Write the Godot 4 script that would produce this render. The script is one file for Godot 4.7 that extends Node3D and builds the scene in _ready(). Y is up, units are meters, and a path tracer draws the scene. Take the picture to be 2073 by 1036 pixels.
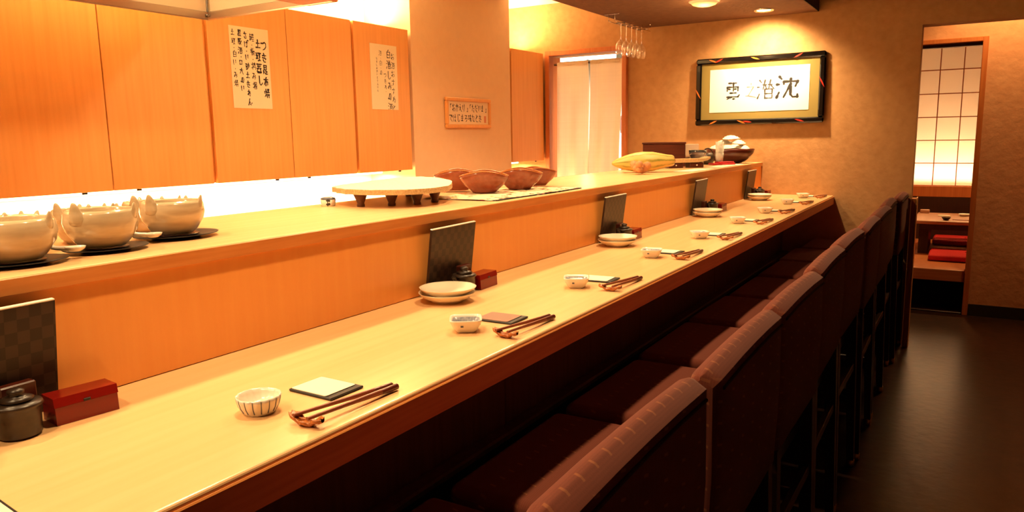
extends Node3D

const WARM := Color(1.0, 0.848, 0.63)
const TUNGSTEN := Color(1.0, 0.78, 0.50)
const BACK := -5.184
const LEDGE := 1.139
const TOP := 0.926
var M := {}
var used := {}
var rng := RandomNumberGenerator.new()
const ORD := ["nearest", "second nearest", "third nearest", "fourth nearest", "fifth, middle", "fifth farthest", "third farthest", "second farthest", "farthest"]

func _ready():
	rng.seed = 7
	# ---------- camera
	var cam := Camera3D.new()
	cam.name = "camera"
	cam.fov = 37.793
	cam.near = 0.02
	cam.far = 60.0
	cam.transform = Transform3D(Basis(Vector3.UP, deg_to_rad(31.508)) * Basis(Vector3.RIGHT, deg_to_rad(-9.017)) * Basis(Vector3.BACK, deg_to_rad(-0.957)), Vector3(0, 1.33, 0))
	add_child(cam)
	cam.current = true
	# ---------- environment: a closed room, no daylight
	var env := Environment.new()
	env.background_mode = Environment.BG_COLOR
	env.background_color = Color(0.0, 0.0, 0.0)
	env.tonemap_mode = Environment.TONE_MAPPER_LINEAR
	env.tonemap_exposure = 2.0
	env.sdfgi_enabled = true
	env.ssao_enabled = true
	env.ssil_enabled = true
	var we := WorldEnvironment.new()
	we.name = "world"
	we.environment = env
	add_child(we)
	make_materials()
	# ---------- lamps (each a fitting with its light)
	var nth := ["behind the camera", "nearest to the camera", "second from the camera", "third from the camera", "second from the far end", "at the far end of its row"]
	for k in 6:
		downlight(Vector3(-1.62, 2.08, 0.45 - 0.88 * k), 0.05, 0.62, 82.0 if k < 5 else 60.0, WARM, "round recessed ceiling downlight above the serving ledge, " + nth[k], "downlights over the ledge", Vector3(-0.06, -1, 0))
	for k in 5:
		downlight(Vector3(-0.945, 2.08, 0.01 - 0.88 * k), 0.03, 0.52, 52.0, WARM, "small recessed downlight above the counter edge, " + nth[k if k < 4 else 5], "downlights over the counter edge", Vector3(0.0, -1, 0))
	strip_light(Vector3(-3.06, 1.150, -2.35), 2.30, 3.2, true, "fluorescent strip under the long row of wall cabinets")
	strip_light(Vector3(-3.06, 1.965, -2.35), 2.30, 2.6, false, "fluorescent strip on top of the long row of wall cabinets")
	strip_light(Vector3(-3.06, 1.150, -4.90), 0.42, 0.8, true, "short fluorescent strip under the wall cabinet beside the curtain")
	strip_light(Vector3(-3.06, 1.965, -4.90), 0.42, 0.6, false, "short fluorescent strip on top of the wall cabinet beside the curtain")
	picture_spot()
	dome_lamp()
	back_kitchen_lamps()
	tatami_lamps()
	# ---------- structure
	shell()
	# ---------- joinery
	bar()
	cabinets()
	hood()
	door_and_curtain()
	picture()
	pillar_sign()
	menus()
	tatami_room()
	# ---------- chairs
	chairs()
	# ---------- things on the counter
	place_settings()
	condiment_sets()
	# ---------- things on the ledge
	eared_bowls()
	slab_stand()
	red_bowls()
	ledge_far_end()
	glass_rack()
	back_kitchen_things()

# =====================================================================  helpers
func numbered(n: String) -> String:
	if not used.has(n):
		used[n] = 0
		return n
	used[n] += 1
	return "%s_%03d" % [n, used[n]]

func tag(o: Node3D, label: String, category: String, group := "") -> Node3D:
	o.set_meta("label", label)
	o.set_meta("category", category)
	if group != "":
		o.set_meta("group", group)
	return o

func thing(called: String, label: String, category: String, at := Vector3.ZERO, turn := 0.0, group := "") -> Node3D:
	var o := Node3D.new()
	o.name = numbered(called)
	add_child(o)
	o.position = at
	o.rotation.y = turn
	tag(o, label, category, group)
	return o

func copy(src: Node3D, label: String, at: Vector3, turn := 0.0) -> Node3D:
	var o: Node3D = src.duplicate()
	o.name = numbered(String(src.name))
	add_child(o)
	o.position = at
	o.rotation.y = turn
	o.set_meta("label", label)
	return o

func part(called: String, mesh: Mesh, mat: Material, parent: Node, at := Vector3.ZERO, rot := Vector3.ZERO) -> MeshInstance3D:
	var o := MeshInstance3D.new()
	o.name = called
	o.mesh = mesh
	o.material_override = mat
	o.position = at
	o.rotation = rot
	parent.add_child(o, true)
	return o

func struct(called: String, mesh: Mesh, mat: Material, at := Vector3.ZERO, rot := Vector3.ZERO) -> MeshInstance3D:
	var o := part(called, mesh, mat, self, at, rot)
	o.set_meta("kind", "structure")
	return o

func new_st() -> SurfaceTool:
	var st := SurfaceTool.new()
	st.begin(Mesh.PRIMITIVE_TRIANGLES)
	return st

func face(st: SurfaceTool, pts: Array, out: Vector3):
	# a convex flat polygon, front side towards out
	var n: Vector3 = (pts[1] - pts[0]).cross(pts[2] - pts[0])
	var p := pts.duplicate()
	if n.dot(out) > 0.0:
		p.reverse()
	var nn := (p[2] - p[0]).cross(p[1] - p[0]).normalized() as Vector3
	for i in range(1, p.size() - 1):
		for v in [p[0], p[i], p[i + 1]]:
			st.set_normal(nn)
			st.set_uv(Vector2.ZERO)
			st.add_vertex(v)

func bevel_box(s: Vector3, b := 0.003, at := Vector3.ZERO, st: SurfaceTool = null) -> Mesh:
	var own := st == null
	if own:
		st = new_st()
	var h := s / 2.0
	b = minf(b, minf(h.x, minf(h.y, h.z)) * 0.95)
	var i := h - Vector3(b, b, b)
	for a in 3:
		var u := (a + 1) % 3
		var w := (a + 2) % 3
		for sg in [-1.0, 1.0]:
			var pts := []
			for c in [[-1, -1], [1, -1], [1, 1], [-1, 1]]:
				var v := Vector3.ZERO
				v[a] = sg * h[a]
				v[u] = c[0] * i[u]
				v[w] = c[1] * i[w]
				pts.append(v + at)
			var o := Vector3.ZERO
			o[a] = sg
			face(st, pts, o)
	if b > 0.0:
		for a in 3:
			var u := (a + 1) % 3
			var w := (a + 2) % 3
			for su in [-1.0, 1.0]:
				for sw in [-1.0, 1.0]:
					var p := []
					for e in [[0, -1], [0, 1], [1, 1], [1, -1]]:
						var v := Vector3.ZERO
						v[a] = e[1] * i[a]
						v[u] = su * (h[u] if e[0] == 0 else i[u])
						v[w] = sw * (i[w] if e[0] == 0 else h[w])
						p.append(v + at)
					var o := Vector3.ZERO
					o[u] = su
					o[w] = sw
					face(st, p, o)
		for sx in [-1.0, 1.0]:
			for sy in [-1.0, 1.0]:
				for sz in [-1.0, 1.0]:
					face(st, [Vector3(sx * h.x, sy * i.y, sz * i.z) + at, Vector3(sx * i.x, sy * h.y, sz * i.z) + at, Vector3(sx * i.x, sy * i.y, sz * h.z) + at], Vector3(sx, sy, sz))
	return st.commit() if own else null

func soft_box(s: Vector3, r: float, n := 6, puff := 0.0) -> Mesh:
	# a box with wide rounded edges; puff swells the middle of the faces
	var st := new_st()
	var h := s / 2.0
	var inner := h - Vector3(r, r, r)
	var cuts := []
	for a in 3:
		var c := []
		for k in n + 1:
			c.append(-h[a] + r * (1.0 - cos(PI / 2 * k / n)))
		for k in range(1, 6):
			c.append(lerpf(-inner[a], inner[a], k / 6.0))
		for k in n + 1:
			c.append(h[a] - r * (1.0 - cos(PI / 2 * (n - k) / n)))
		cuts.append(c)
	for a in 3:
		var u := (a + 1) % 3
		var w := (a + 2) % 3
		for sg in [-1.0, 1.0]:
			var cu: Array = cuts[u]
			var cw: Array = cuts[w]
			for p in cu.size() - 1:
				for q in cw.size() - 1:
					var quad := []
					for e in [[0, 0], [1, 0], [1, 1], [0, 1]]:
						var v := Vector3.ZERO
						v[a] = sg * h[a]
						v[u] = cu[p + e[0]]
						v[w] = cw[q + e[1]]
						var core := v.clamp(-inner, inner)
						var d := (v - core)
						var nn := d.normalized() if d.length() > 1e-6 else Vector3.ZERO
						var pos := core + nn * r
						var f := (1.0 - pow(v.x / h.x, 2)) * (1.0 - pow(v.y / h.y, 2)) if a == 2 else ((1.0 - pow(v.y / h.y, 2)) * (1.0 - pow(v.z / h.z, 2)) if a == 0 else (1.0 - pow(v.x / h.x, 2)) * (1.0 - pow(v.z / h.z, 2)))
						pos[a] += sg * puff * maxf(f, 0.0)
						quad.append([pos, nn, Vector2(pos[u], pos[w])])
					var nrm: Vector3 = (quad[1][0] - quad[0][0]).cross(quad[2][0] - quad[0][0])
					var o := Vector3.ZERO
					o[a] = sg
					if nrm.dot(o) > 0.0:
						quad.reverse()
					for t in [[0, 1, 2], [0, 2, 3]]:
						for k in t:
							st.set_normal(quad[k][1])
							st.set_uv(quad[k][2])
							st.add_vertex(quad[k][0])
	return st.commit()

func lathe(prof: Array, n := 32, flute := 0, amp := 0.0, square := 0.0, rim_wave := 0.0, st: SurfaceTool = null, at := Vector3.ZERO, stretch := Vector2.ONE) -> Mesh:
	# prof: Vector2(radius, height), outer side upwards first; square 0 round .. 1 square plan
	var own := st == null
	if own:
		st = new_st()
	st.set_smooth_group(0)
	var top := -1e9
	for p in prof:
		top = maxf(top, p.y)
	var ring := []
	for i in prof.size():
		var row := []
		for j in n + 1:
			var a := TAU * (j % n) / n
			var r: float = prof[i].x
			var c := cos(a)
			var s := sin(a)
			if flute > 0:
				r *= 1.0 + amp * cos(flute * a)
			if square > 0.0:
				var k := 1.0 / maxf(absf(c), absf(s))
				r *= lerpf(1.0, minf(k, 1.28), square) * (1.0 - 0.06 * square)
			var y: float = prof[i].y
			if rim_wave != 0.0:
				y += rim_wave * cos(2.0 * a) * pow(maxf(y, 0.0) / top, 2.0)
			row.append(Vector3(r * c * stretch.x, y, r * s * stretch.y) + at)
		ring.append(row)
	for i in prof.size() - 1:
		for j in n:
			var A: Vector3 = ring[i][j]
			var B: Vector3 = ring[i + 1][j]
			var C: Vector3 = ring[i + 1][j + 1]
			var D: Vector3 = ring[i][j + 1]
			var uv := [Vector2(float(j) / n, float(i) / prof.size()), Vector2(float(j) / n, float(i + 1) / prof.size()), Vector2(float(j + 1) / n, float(i + 1) / prof.size()), Vector2(float(j + 1) / n, float(i) / prof.size())]
			for t in [[A, D, C, 0, 3, 2], [A, C, B, 0, 2, 1]]:
				if (t[1] - t[0]).cross(t[2] - t[0]).length() < 1e-12:
					continue
				for k in 3:
					st.set_uv(uv[t[3 + k]])
					st.add_vertex(t[k])
	if own:
		st.generate_normals()
		return st.commit()
	return null

func prism(poly: PackedVector2Array, depth: float, axis := "z", st: SurfaceTool = null, at := Vector3.ZERO) -> Mesh:
	# a flat outline given thickness; axis z: outline in x,y; axis y: outline in x,z
	var own := st == null
	if own:
		st = new_st()
	var idx := Geometry2D.triangulate_polygon(poly)
	var mid := Vector2.ZERO
	for p in poly:
		mid += p / poly.size()
	var up := Vector3(0, 0, 1) if axis == "z" else (Vector3(0, 1, 0) if axis == "y" else Vector3(1, 0, 0))
	var to := func(p: Vector2, d: float) -> Vector3:
		return at + (Vector3(p.x, p.y, d) if axis == "z" else (Vector3(p.x, d, p.y) if axis == "y" else Vector3(d, p.y, p.x)))
	for sg in [-1.0, 1.0]:
		for t in range(0, idx.size(), 3):
			face(st, [to.call(poly[idx[t]], sg * depth / 2), to.call(poly[idx[t + 1]], sg * depth / 2), to.call(poly[idx[t + 2]], sg * depth / 2)], up * sg)
	var cw := Geometry2D.is_polygon_clockwise(poly)
	for i in poly.size():
		var a := poly[i]
		var b := poly[(i + 1) % poly.size()]
		var e := b - a
		var o2 := Vector2(-e.y, e.x) if cw else Vector2(e.y, -e.x)
		var o3: Vector3 = to.call(o2, 0.0) - at
		face(st, [to.call(a, -depth / 2), to.call(b, -depth / 2), to.call(b, depth / 2), to.call(a, depth / 2)], o3)
	return st.commit() if own else null

func tube(pts: Array, r0: float, r1 := -1.0, n := 10, st: SurfaceTool = null) -> Mesh:
	var own := st == null
	if own:
		st = new_st()
	if r1 < 0.0:
		r1 = r0
	st.set_smooth_group(0)
	var rows := []
	for i in pts.size():
		var d: Vector3 = (pts[mini(i + 1, pts.size() - 1)] - pts[maxi(i - 1, 0)]).normalized()
		var side := d.cross(Vector3.UP if absf(d.y) < 0.9 else Vector3.RIGHT).normalized()
		var up := side.cross(d)
		var r := lerpf(r0, r1, float(i) / maxf(1, pts.size() - 1))
		var row := []
		for j in n:
			var a := TAU * j / n
			row.append(pts[i] + (side * cos(a) + up * sin(a)) * r)
		rows.append(row)
	for i in pts.size() - 1:
		for j in n:
			var A: Vector3 = rows[i][j]
			var B: Vector3 = rows[i][(j + 1) % n]
			var C: Vector3 = rows[i + 1][(j + 1) % n]
			var D: Vector3 = rows[i + 1][j]
			for v in [A, B, C, A, C, D]:
				st.add_vertex(v)
	st.set_smooth_group(1)
	for e in [0, pts.size() - 1]:
		for j in n:
			var t := [pts[e], rows[e][j], rows[e][(j + 1) % n]]
			if e == 0:
				t.reverse()
			for v in t:
				st.add_vertex(v)
	if own:
		st.generate_normals()
		return st.commit()
	return null

func print_panel(w: float, h: float, t: float) -> Mesh:
	# a thin sheet, its front (+z) carrying the print
	var st := new_st()
	var x := w / 2
	var y := h / 2
	var c := [[Vector3(-x, y, t / 2), Vector2(0, 0)], [Vector3(x, y, t / 2), Vector2(1, 0)], [Vector3(x, -y, t / 2), Vector2(1, 1)], [Vector3(-x, -y, t / 2), Vector2(0, 1)]]
	for k in [0, 1, 2, 0, 2, 3]:
		st.set_normal(Vector3.BACK)
		st.set_uv(c[k][1])
		st.add_vertex(c[k][0])
	var q := [Vector3(-x, y, 0), Vector3(x, y, 0), Vector3(x, -y, 0), Vector3(-x, -y, 0)]
	var d := Vector3(0, 0, t / 2)
	face(st, [q[0] - d, q[1] - d, q[2] - d, q[3] - d], Vector3.FORWARD)
	for i in 4:
		var j := (i + 1) % 4
		face(st, [q[i] - d, q[j] - d, q[j] + d, q[i] + d], q[i] + q[j])
	return st.commit()

# =====================================================================  materials
func noise_tex(freq: float, ramp: Array, oct := 4, size := 512, sd := 1, normal := false, kind := FastNoiseLite.TYPE_SIMPLEX_SMOOTH) -> NoiseTexture2D:
	var n := FastNoiseLite.new()
	n.noise_type = kind
	n.frequency = freq
	n.fractal_octaves = oct
	n.seed = sd
	var t := NoiseTexture2D.new()
	t.width = size
	t.height = size
	t.seamless = true
	t.noise = n
	if normal:
		t.as_normal_map = true
		t.bump_strength = 6.0
	if ramp.size():
		var g := Gradient.new()
		g.set_color(0, ramp[0])
		g.set_color(1, ramp[-1])
		if ramp.size() == 3:
			g.add_point(0.5, ramp[1])
		t.color_ramp = g
	return t

func flat(c: Color, rough := 0.7, metal := 0.0) -> StandardMaterial3D:
	var m := StandardMaterial3D.new()
	m.albedo_color = c
	m.roughness = rough
	m.metallic = metal
	return m

func wood(a: Color, b: Color, scale: Vector3, rough: float, sd: int) -> StandardMaterial3D:
	var m := flat(Color.WHITE, rough)
	m.albedo_texture = noise_tex(0.012, [a, a.lerp(b, 0.55), b], 5, 512, sd)
	m.uv1_triplanar = true
	m.uv1_world_triplanar = true
	m.uv1_scale = scale
	m.uv1_triplanar_sharpness = 8.0
	return m

func grainy(a: Color, b: Color, scale: float, rough: float, sd: int, bump := 0.0) -> StandardMaterial3D:
	var m := flat(Color.WHITE, rough)
	m.albedo_texture = noise_tex(0.02, [a, b], 5, 512, sd)
	m.uv1_triplanar = true
	m.uv1_world_triplanar = true
	m.uv1_scale = Vector3.ONE * scale
	if bump > 0.0:
		m.normal_enabled = true
		m.normal_scale = bump
		m.normal_texture = noise_tex(0.03, [], 4, 512, sd + 40, true)
	return m

func lamp_mat(c: Color, e: float) -> StandardMaterial3D:
	var m := flat(c, 0.5)
	m.emission_enabled = true
	m.emission = c
	m.emission_energy_multiplier = e
	return m

func make_materials():
	M.door = wood(Color(0.90, 0.64, 0.35), Color(0.945, 0.70, 0.41), Vector3(5, 0.22, 5), 0.36, 3)
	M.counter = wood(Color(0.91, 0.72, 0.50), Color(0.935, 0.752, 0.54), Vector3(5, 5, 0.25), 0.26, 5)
	M.shaded_fascia = wood(Color(0.80, 0.48, 0.22), Color(0.88, 0.57, 0.29), Vector3(6, 9, 0.5), 0.42, 6)  # same wood as the counter, shade of the front edges painted in darker
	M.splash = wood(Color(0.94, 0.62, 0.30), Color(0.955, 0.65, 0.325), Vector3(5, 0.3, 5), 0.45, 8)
	M.trim_wood = wood(Color(0.70, 0.38, 0.17), Color(0.78, 0.47, 0.24), Vector3(6, 0.3, 6), 0.45, 9)
	M.dark_wood = wood(Color(0.16, 0.08, 0.05), Color(0.24, 0.12, 0.08), Vector3(8, 0.5, 8), 0.40, 10)
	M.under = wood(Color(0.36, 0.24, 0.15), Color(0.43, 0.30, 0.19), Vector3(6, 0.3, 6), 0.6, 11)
	M.platform = wood(Color(0.66, 0.38, 0.20), Color(0.75, 0.47, 0.27), Vector3(0.4, 6, 6), 0.35, 12)
	M.plaster = grainy(Color(0.69, 0.51, 0.32), Color(0.75, 0.57, 0.38), 1.4, 0.9, 13, 0.12)
	M.pillar = grainy(Color(0.93, 0.80, 0.64), Color(0.945, 0.82, 0.66), 1.2, 0.9, 14, 0.06)
	M.far_plaster = grainy(Color(0.80, 0.57, 0.40), Color(0.85, 0.63, 0.46), 0.9, 0.9, 15, 0.15)
	M.white_wall = grainy(Color(0.93, 0.90, 0.82), Color(0.96, 0.93, 0.86), 1.0, 0.6, 16)
	M.soffit = grainy(Color(0.40, 0.26, 0.17), Color(0.46, 0.31, 0.20), 1.5, 0.9, 17, 0.3)
	M.soffit_side = grainy(Color(0.16, 0.10, 0.07), Color(0.20, 0.13, 0.09), 1.5, 0.9, 18)
	M.floor = grainy(Color(0.15, 0.09, 0.06), Color(0.25, 0.15, 0.10), 1.1, 0.30, 19, 0.06)
	M.base = flat(Color(0.13, 0.09, 0.07), 0.6)
	M.steel = flat(Color(0.78, 0.74, 0.68), 0.32, 1.0)
	M.hood = flat(Color(0.90, 0.84, 0.72), 0.35, 0.15)
	M.chrome = flat(Color(0.85, 0.83, 0.80), 0.15, 1.0)
	M.brass = flat(Color(0.78, 0.58, 0.28), 0.3, 1.0)
	M.black_gloss = flat(Color(0.05, 0.04, 0.035), 0.12)
	M.black = flat(Color(0.05, 0.045, 0.04), 0.45)
	M.void = flat(Color(0.03, 0.02, 0.015), 0.9)  # near-black, paints in the shade of the low recesses
	M.cream = flat(Color(0.93, 0.87, 0.76), 0.18)
	M.cream.clearcoat_enabled = true
	M.cream.clearcoat = 0.6
	M.glaze = wood(Color(0.74, 0.64, 0.50), Color(0.84, 0.75, 0.61), Vector3(1.5, 9, 1.5), 0.16, 20)
	M.glaze.clearcoat_enabled = true
	M.glaze.clearcoat = 0.7
	M.glaze.clearcoat_roughness = 0.06
	M.porcelain = flat(Color(0.93, 0.89, 0.82), 0.2)
	M.blue_glaze = grainy(Color(0.36, 0.38, 0.44), Color(0.70, 0.67, 0.66), 14.0, 0.25, 21)
	M.blue = flat(Color(0.35, 0.37, 0.42), 0.3)
	M.red_lacquer = flat(Color(0.50, 0.08, 0.05), 0.22)
	M.brown_lacquer = wood(Color(0.25, 0.09, 0.05), Color(0.34, 0.13, 0.07), Vector3(0.6, 8, 8), 0.3, 22)
	M.red_clay = grainy(Color(0.56, 0.29, 0.19), Color(0.66, 0.37, 0.26), 6.0, 0.18, 23)
	M.pot = grainy(Color(0.15, 0.11, 0.08), Color(0.24, 0.17, 0.12), 9.0, 0.35, 24)
	M.stick = wood(Color(0.50, 0.25, 0.15), Color(0.60, 0.32, 0.20), Vector3(20, 20, 1.5), 0.35, 25)
	M.stick_end = flat(Color(0.38, 0.15, 0.09), 0.3)
	M.rest = grainy(Color(0.58, 0.30, 0.12), Color(0.80, 0.48, 0.20), 25.0, 0.25, 26)
	M.paper = flat(Color(0.95, 0.90, 0.80), 0.9)
	M.mauve = flat(Color(0.62, 0.47, 0.40), 0.8)
	M.slab = grainy(Color(0.90, 0.84, 0.70), Color(0.95, 0.91, 0.80), 6.0, 0.55, 27, 0.5)
	M.slab_edge = grainy(Color(0.70, 0.55, 0.36), Color(0.90, 0.78, 0.58), 14.0, 0.7, 28, 0.8)
	M.leg_clay = grainy(Color(0.34, 0.19, 0.11), Color(0.46, 0.27, 0.16), 12.0, 0.5, 29)
	M.ginger = grainy(Color(0.66, 0.42, 0.26), Color(0.84, 0.62, 0.42), 30.0, 0.8, 30)
	M.shell = grainy(Color(0.72, 0.68, 0.60), Color(0.97, 0.95, 0.90), 16.0, 0.4, 31, 0.6)
	M.cushion_red = grainy(Color(0.66, 0.05, 0.06), Color(0.78, 0.09, 0.09), 7.0, 0.85, 32)
	M.cloth_red = flat(Color(0.72, 0.12, 0.12), 0.8)
	M.table = wood(Color(0.66, 0.47, 0.35), Color(0.76, 0.57, 0.44), Vector3(0.4, 6, 6), 0.3, 33)
	M.steel_dark = flat(Color(0.45, 0.44, 0.42), 0.35, 0.8)
	M.tile = grainy(Color(0.55, 0.54, 0.50), Color(0.62, 0.61, 0.57), 2.0, 0.3, 34)
	M.grey_wall = grainy(Color(0.52, 0.50, 0.45), Color(0.58, 0.56, 0.51), 1.0, 0.7, 35)
	M.glass = flat(Color(1, 1, 1, 0.04), 0.02)
	M.glass.transparency = BaseMaterial3D.TRANSPARENCY_ALPHA
	M.glass.refraction_enabled = true
	M.glass.refraction_scale = 0.05
	M.pane = flat(Color(0.9, 0.95, 0.93, 0.08), 0.03)
	M.pane.transparency = BaseMaterial3D.TRANSPARENCY_ALPHA
	M.clear = flat(Color(1.0, 0.98, 0.95, 0.03), 0.02)
	M.clear.transparency = BaseMaterial3D.TRANSPARENCY_ALPHA
	M.frost = flat(Color(0.92, 0.90, 0.86, 0.32), 0.08)
	M.frost.transparency = BaseMaterial3D.TRANSPARENCY_ALPHA
	M.shoji = flat(Color(0.95, 0.83, 0.70), 0.9)
	M.shoji.backlight_enabled = true
	M.shoji.backlight = Color(1, 1, 1)
	M.upholstery = upholstery()
	M.welt = flat(Color(0.20, 0.09, 0.06), 0.9)
	M.aisle = grainy(Color(0.30, 0.19, 0.12), Color(0.36, 0.24, 0.16), 1.2, 0.8, 36)
	M.linen = linen()
	M.gourd = gourd_skin()
	M.runner = runner_cloth()
	M.check = checker()

func upholstery() -> StandardMaterial3D:
	# brown cloth woven with rows of short raised dashes
	var im := Image.create(256, 256, false, Image.FORMAT_RGB8)
	im.fill(Color(0.43, 0.19, 0.115))
	var r := RandomNumberGenerator.new()
	r.seed = 5
	for y in 256:
		for x in 256:
			var k := r.randf_range(-0.02, 0.02) + 0.012 * sin(x * TAU / 8.0)
			im.set_pixel(x, y, Color(0.43 + k, 0.19 + k * 0.7, 0.115 + k * 0.6))
	for row in 4:
		for col in 2:
			var x0 := col * 128 + 82
			for i in 26:
				for j in 8:
					im.set_pixel((x0 + i) % 256, row * 64 + 20 + j + i / 4, Color(0.56, 0.32, 0.18))
	var m := flat(Color.WHITE, 0.95)
	m.albedo_texture = ImageTexture.create_from_image(im)
	m.uv1_triplanar = true
	m.uv1_scale = Vector3(7, 7, 7)
	m.rim_enabled = true
	m.rim = 0.08
	m.rim_tint = 0.8
	return m

func linen() -> StandardMaterial3D:
	var im := Image.create(256, 256, false, Image.FORMAT_RGB8)
	var r := RandomNumberGenerator.new()
	r.seed = 9
	var cols := []
	var rows := []
	for i in 256:
		cols.append(r.randf_range(-0.014, 0.014))
		rows.append(r.randf_range(-0.014, 0.014))
	for y in 256:
		for x in 256:
			var k: float = cols[x] + rows[y]
			im.set_pixel(x, y, Color(0.92 + k, 0.86 + k, 0.78 + k))
	var m := flat(Color.WHITE, 0.95)
	m.albedo_texture = ImageTexture.create_from_image(im)
	m.uv1_triplanar = true
	m.uv1_scale = Vector3(3, 3, 3)
	m.backlight_enabled = true
	m.backlight = Color(0.8, 0.8, 0.8)
	return m

func gourd_skin() -> StandardMaterial3D:
	# yellow skin with broken green stripes from stem to tip
	var im := Image.create(256, 256, false, Image.FORMAT_RGB8)
	var n := FastNoiseLite.new()
	n.seed = 4
	n.frequency = 0.03
	for y in 256:
		for x in 256:
			var s := 0.5 + 0.5 * cos(x * TAU / 256.0 * 9.0 + 0.9 * n.get_noise_2d(x * 0.3, y))
			var g := clampf(s * 1.6 - 0.95 + 0.7 * n.get_noise_2d(x * 2.0, y * 0.7), 0.0, 1.0)
			im.set_pixel(x, y, Color(0.84, 0.70, 0.37).lerp(Color(0.50, 0.49, 0.18), g))
	var m := flat(Color.WHITE, 0.45)
	m.albedo_texture = ImageTexture.create_from_image(im)
	return m

func runner_cloth() -> StandardMaterial3D:
	# cream cotton printed with red, ochre and dark blossoms
	var im := Image.create(512, 256, false, Image.FORMAT_RGB8)
	im.fill(Color(0.88, 0.78, 0.62))
	var r := RandomNumberGenerator.new()
	r.seed = 11
	for k in 150:
		var c: Color = [Color(0.70, 0.12, 0.10), Color(0.80, 0.35, 0.25), Color(0.75, 0.55, 0.22), Color(0.22, 0.16, 0.14)][r.randi() % 4]
		var p := Vector2(r.randf() * 512, r.randf() * 256)
		var q := r.randf_range(5, 13)
		for y in range(-14, 15):
			for x in range(-14, 15):
				var a := atan2(y, x)
				if Vector2(x, y).length() < q * (0.75 + 0.25 * cos(5.0 * a + k)):
					im.set_pixel(posmod(int(p.x) + x, 512), posmod(int(p.y) + y, 256), c)
	for x in 512:
		if (x / 14) % 2:
			for y in 10:
				im.set_pixel(x, y, Color(0.15, 0.11, 0.10))
	var m := flat(Color.WHITE, 0.9)
	m.albedo_texture = ImageTexture.create_from_image(im)
	return m

func checker() -> StandardMaterial3D:
	# black lacquered board with a faint printed check
	var im := Image.create(256, 192, false, Image.FORMAT_RGB8)
	for y in 192:
		for x in 256:
			var odd := ((x / 21) + (y / 21)) % 2 == 1
			im.set_pixel(x, y, Color(0.26, 0.19, 0.15) if odd else Color(0.185, 0.135, 0.11))
	var m := flat(Color.WHITE, 0.34)
	m.metallic_specular = 0.35
	m.albedo_texture = ImageTexture.create_from_image(im)
	return m

# =====================================================================  brush writing
const GLYPH := {
	"tsu": "0333628384866839", "ki": "1373 1576 3167 273969", "kon": "2161 2125 6165 2363 2565 1649 1719 5659 7757 5989",
	"nuno": "1383 5118 3539 3575 7578 5459", "yaku": "1315 4344 3136 3618 3648 6282 7173 5494 6184 8164 5696 6659 8689",
	"tsuchi": "2474 4148 1888", "bin": "1223 4232 1444 2427 3437 1747 5292 6269 6889 7276 4959", "musu": "1191 3132 6162 2373 4345 1535 3517 6585 6589 1888 2939 4959 6979",
	"shi": "3137496987", "hamo": "2113 2242 1747 1417 4447 3437 1444 1838 5292 6165 8185 5595 5797 6999", "ume": "1343 3139 3316 3446 6153 5484 5655 5886 5459 8489 4694",
	"hasamu": "1343 3139 1746 5292 6364 8384 4696 7146 7199", "mi": "225228173587 7469", "ageru": "1343 3139 1746 5181 5154 8184 5383 5484 4595 5647 7659 8688 8879",
	"sa": "1373 3168 273969", "ba": "1218 4383 6168 684859 8081 9091", "i": "222738 7276", "suna": "1242 3215 2529 2545 4549 2949 7176 5355 8394 8558",
	"a": "2373 4148 6427173545 65757769", "n": "4119 1945 4558 5879 8796", "kuro": "2171 2124 7174 2272 4147 2474 1686 1817 3839 5859 7889",
	"buta": "2128 2141 4149 2343 2545 5191 7154 7649 5574 7789 9477", "kuchi": "2227 2272 7277 2777", "dai": "1383 5118 5489", "no": "525817284272847869",
	"shiro": "5132 2329 2383 8389 2686 2989", "sake": "1122 0414 0917 3292 4449 4484 8489 4979 5254 7274 4686", "o": "1353 3139 381746758769 7282",
	"ka": "13636859 4119 7295", "e": "4152 246418 45689989", "ri": "222637 717659", "ta": "1353 3118 5585 575989", "da": "1353 3118 5585 575989 8192",
	"ma": "2373 2575 5158 5837284878", "te": "1282544689", "de": "1282544689 7384 8394", "ha": "1219 4484 6168 685759 6889", "ji": "3137496987 6172 7182",
	"ru": "2272 7226 26558568 6849", "aji": "1216 1242 4246 1646 6292 5595 7179 7558 7599", "na": "1353 3118 6374 6568 685759 6889", "to": "3145 722525273989",
	"open": "8181 5181 5155", "close": "7579 7949", "dot": "5556", "cloud": "2171 1383 1315 8385 5155 2434 6474 3676 1888 4819 5969 8897",
	"this": "5152 2373 7338 3818 389989", "dive": "1122 0414 0917 3353 4135 4355 6383 7165 7395 4549 4585 8589 4787 4989",
	"sink": "1122 0414 0917 3334 3393 9385 6264 6439 65687999 9998", "su": "1383 5157 574647 5739", "me": "2258 5117 173474867869"}

func brush(im: Image, g: String, at: Vector2, size: Vector2, w: float, ink: Color):
	for stroke in String(GLYPH[g]).split(" "):
		var pts := []
		for i in range(0, stroke.length() - 1, 2):
			pts.append(at + Vector2(int(stroke[i]) / 9.5, int(stroke[i + 1]) / 9.5) * size)
		var count := pts.size() - 1
		for s in count:
			var a: Vector2 = pts[s]
			var b: Vector2 = pts[s + 1]
			var steps := int(a.distance_to(b) * 1.5) + 2
			for k in steps + 1:
				var t := (s + float(k) / steps) / count
				var p := a.lerp(b, float(k) / steps)
				var r := w * (1.15 - 0.55 * t + 0.15 * sin(t * 9.0))
				for y in range(int(p.y - r), int(p.y + r) + 2):
					for x in range(int(p.x - r), int(p.x + r) + 2):
						if x >= 0 and y >= 0 and x < im.get_width() and y < im.get_height() and Vector2(x, y).distance_to(p) <= r:
							im.set_pixel(x, y, ink)

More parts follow.
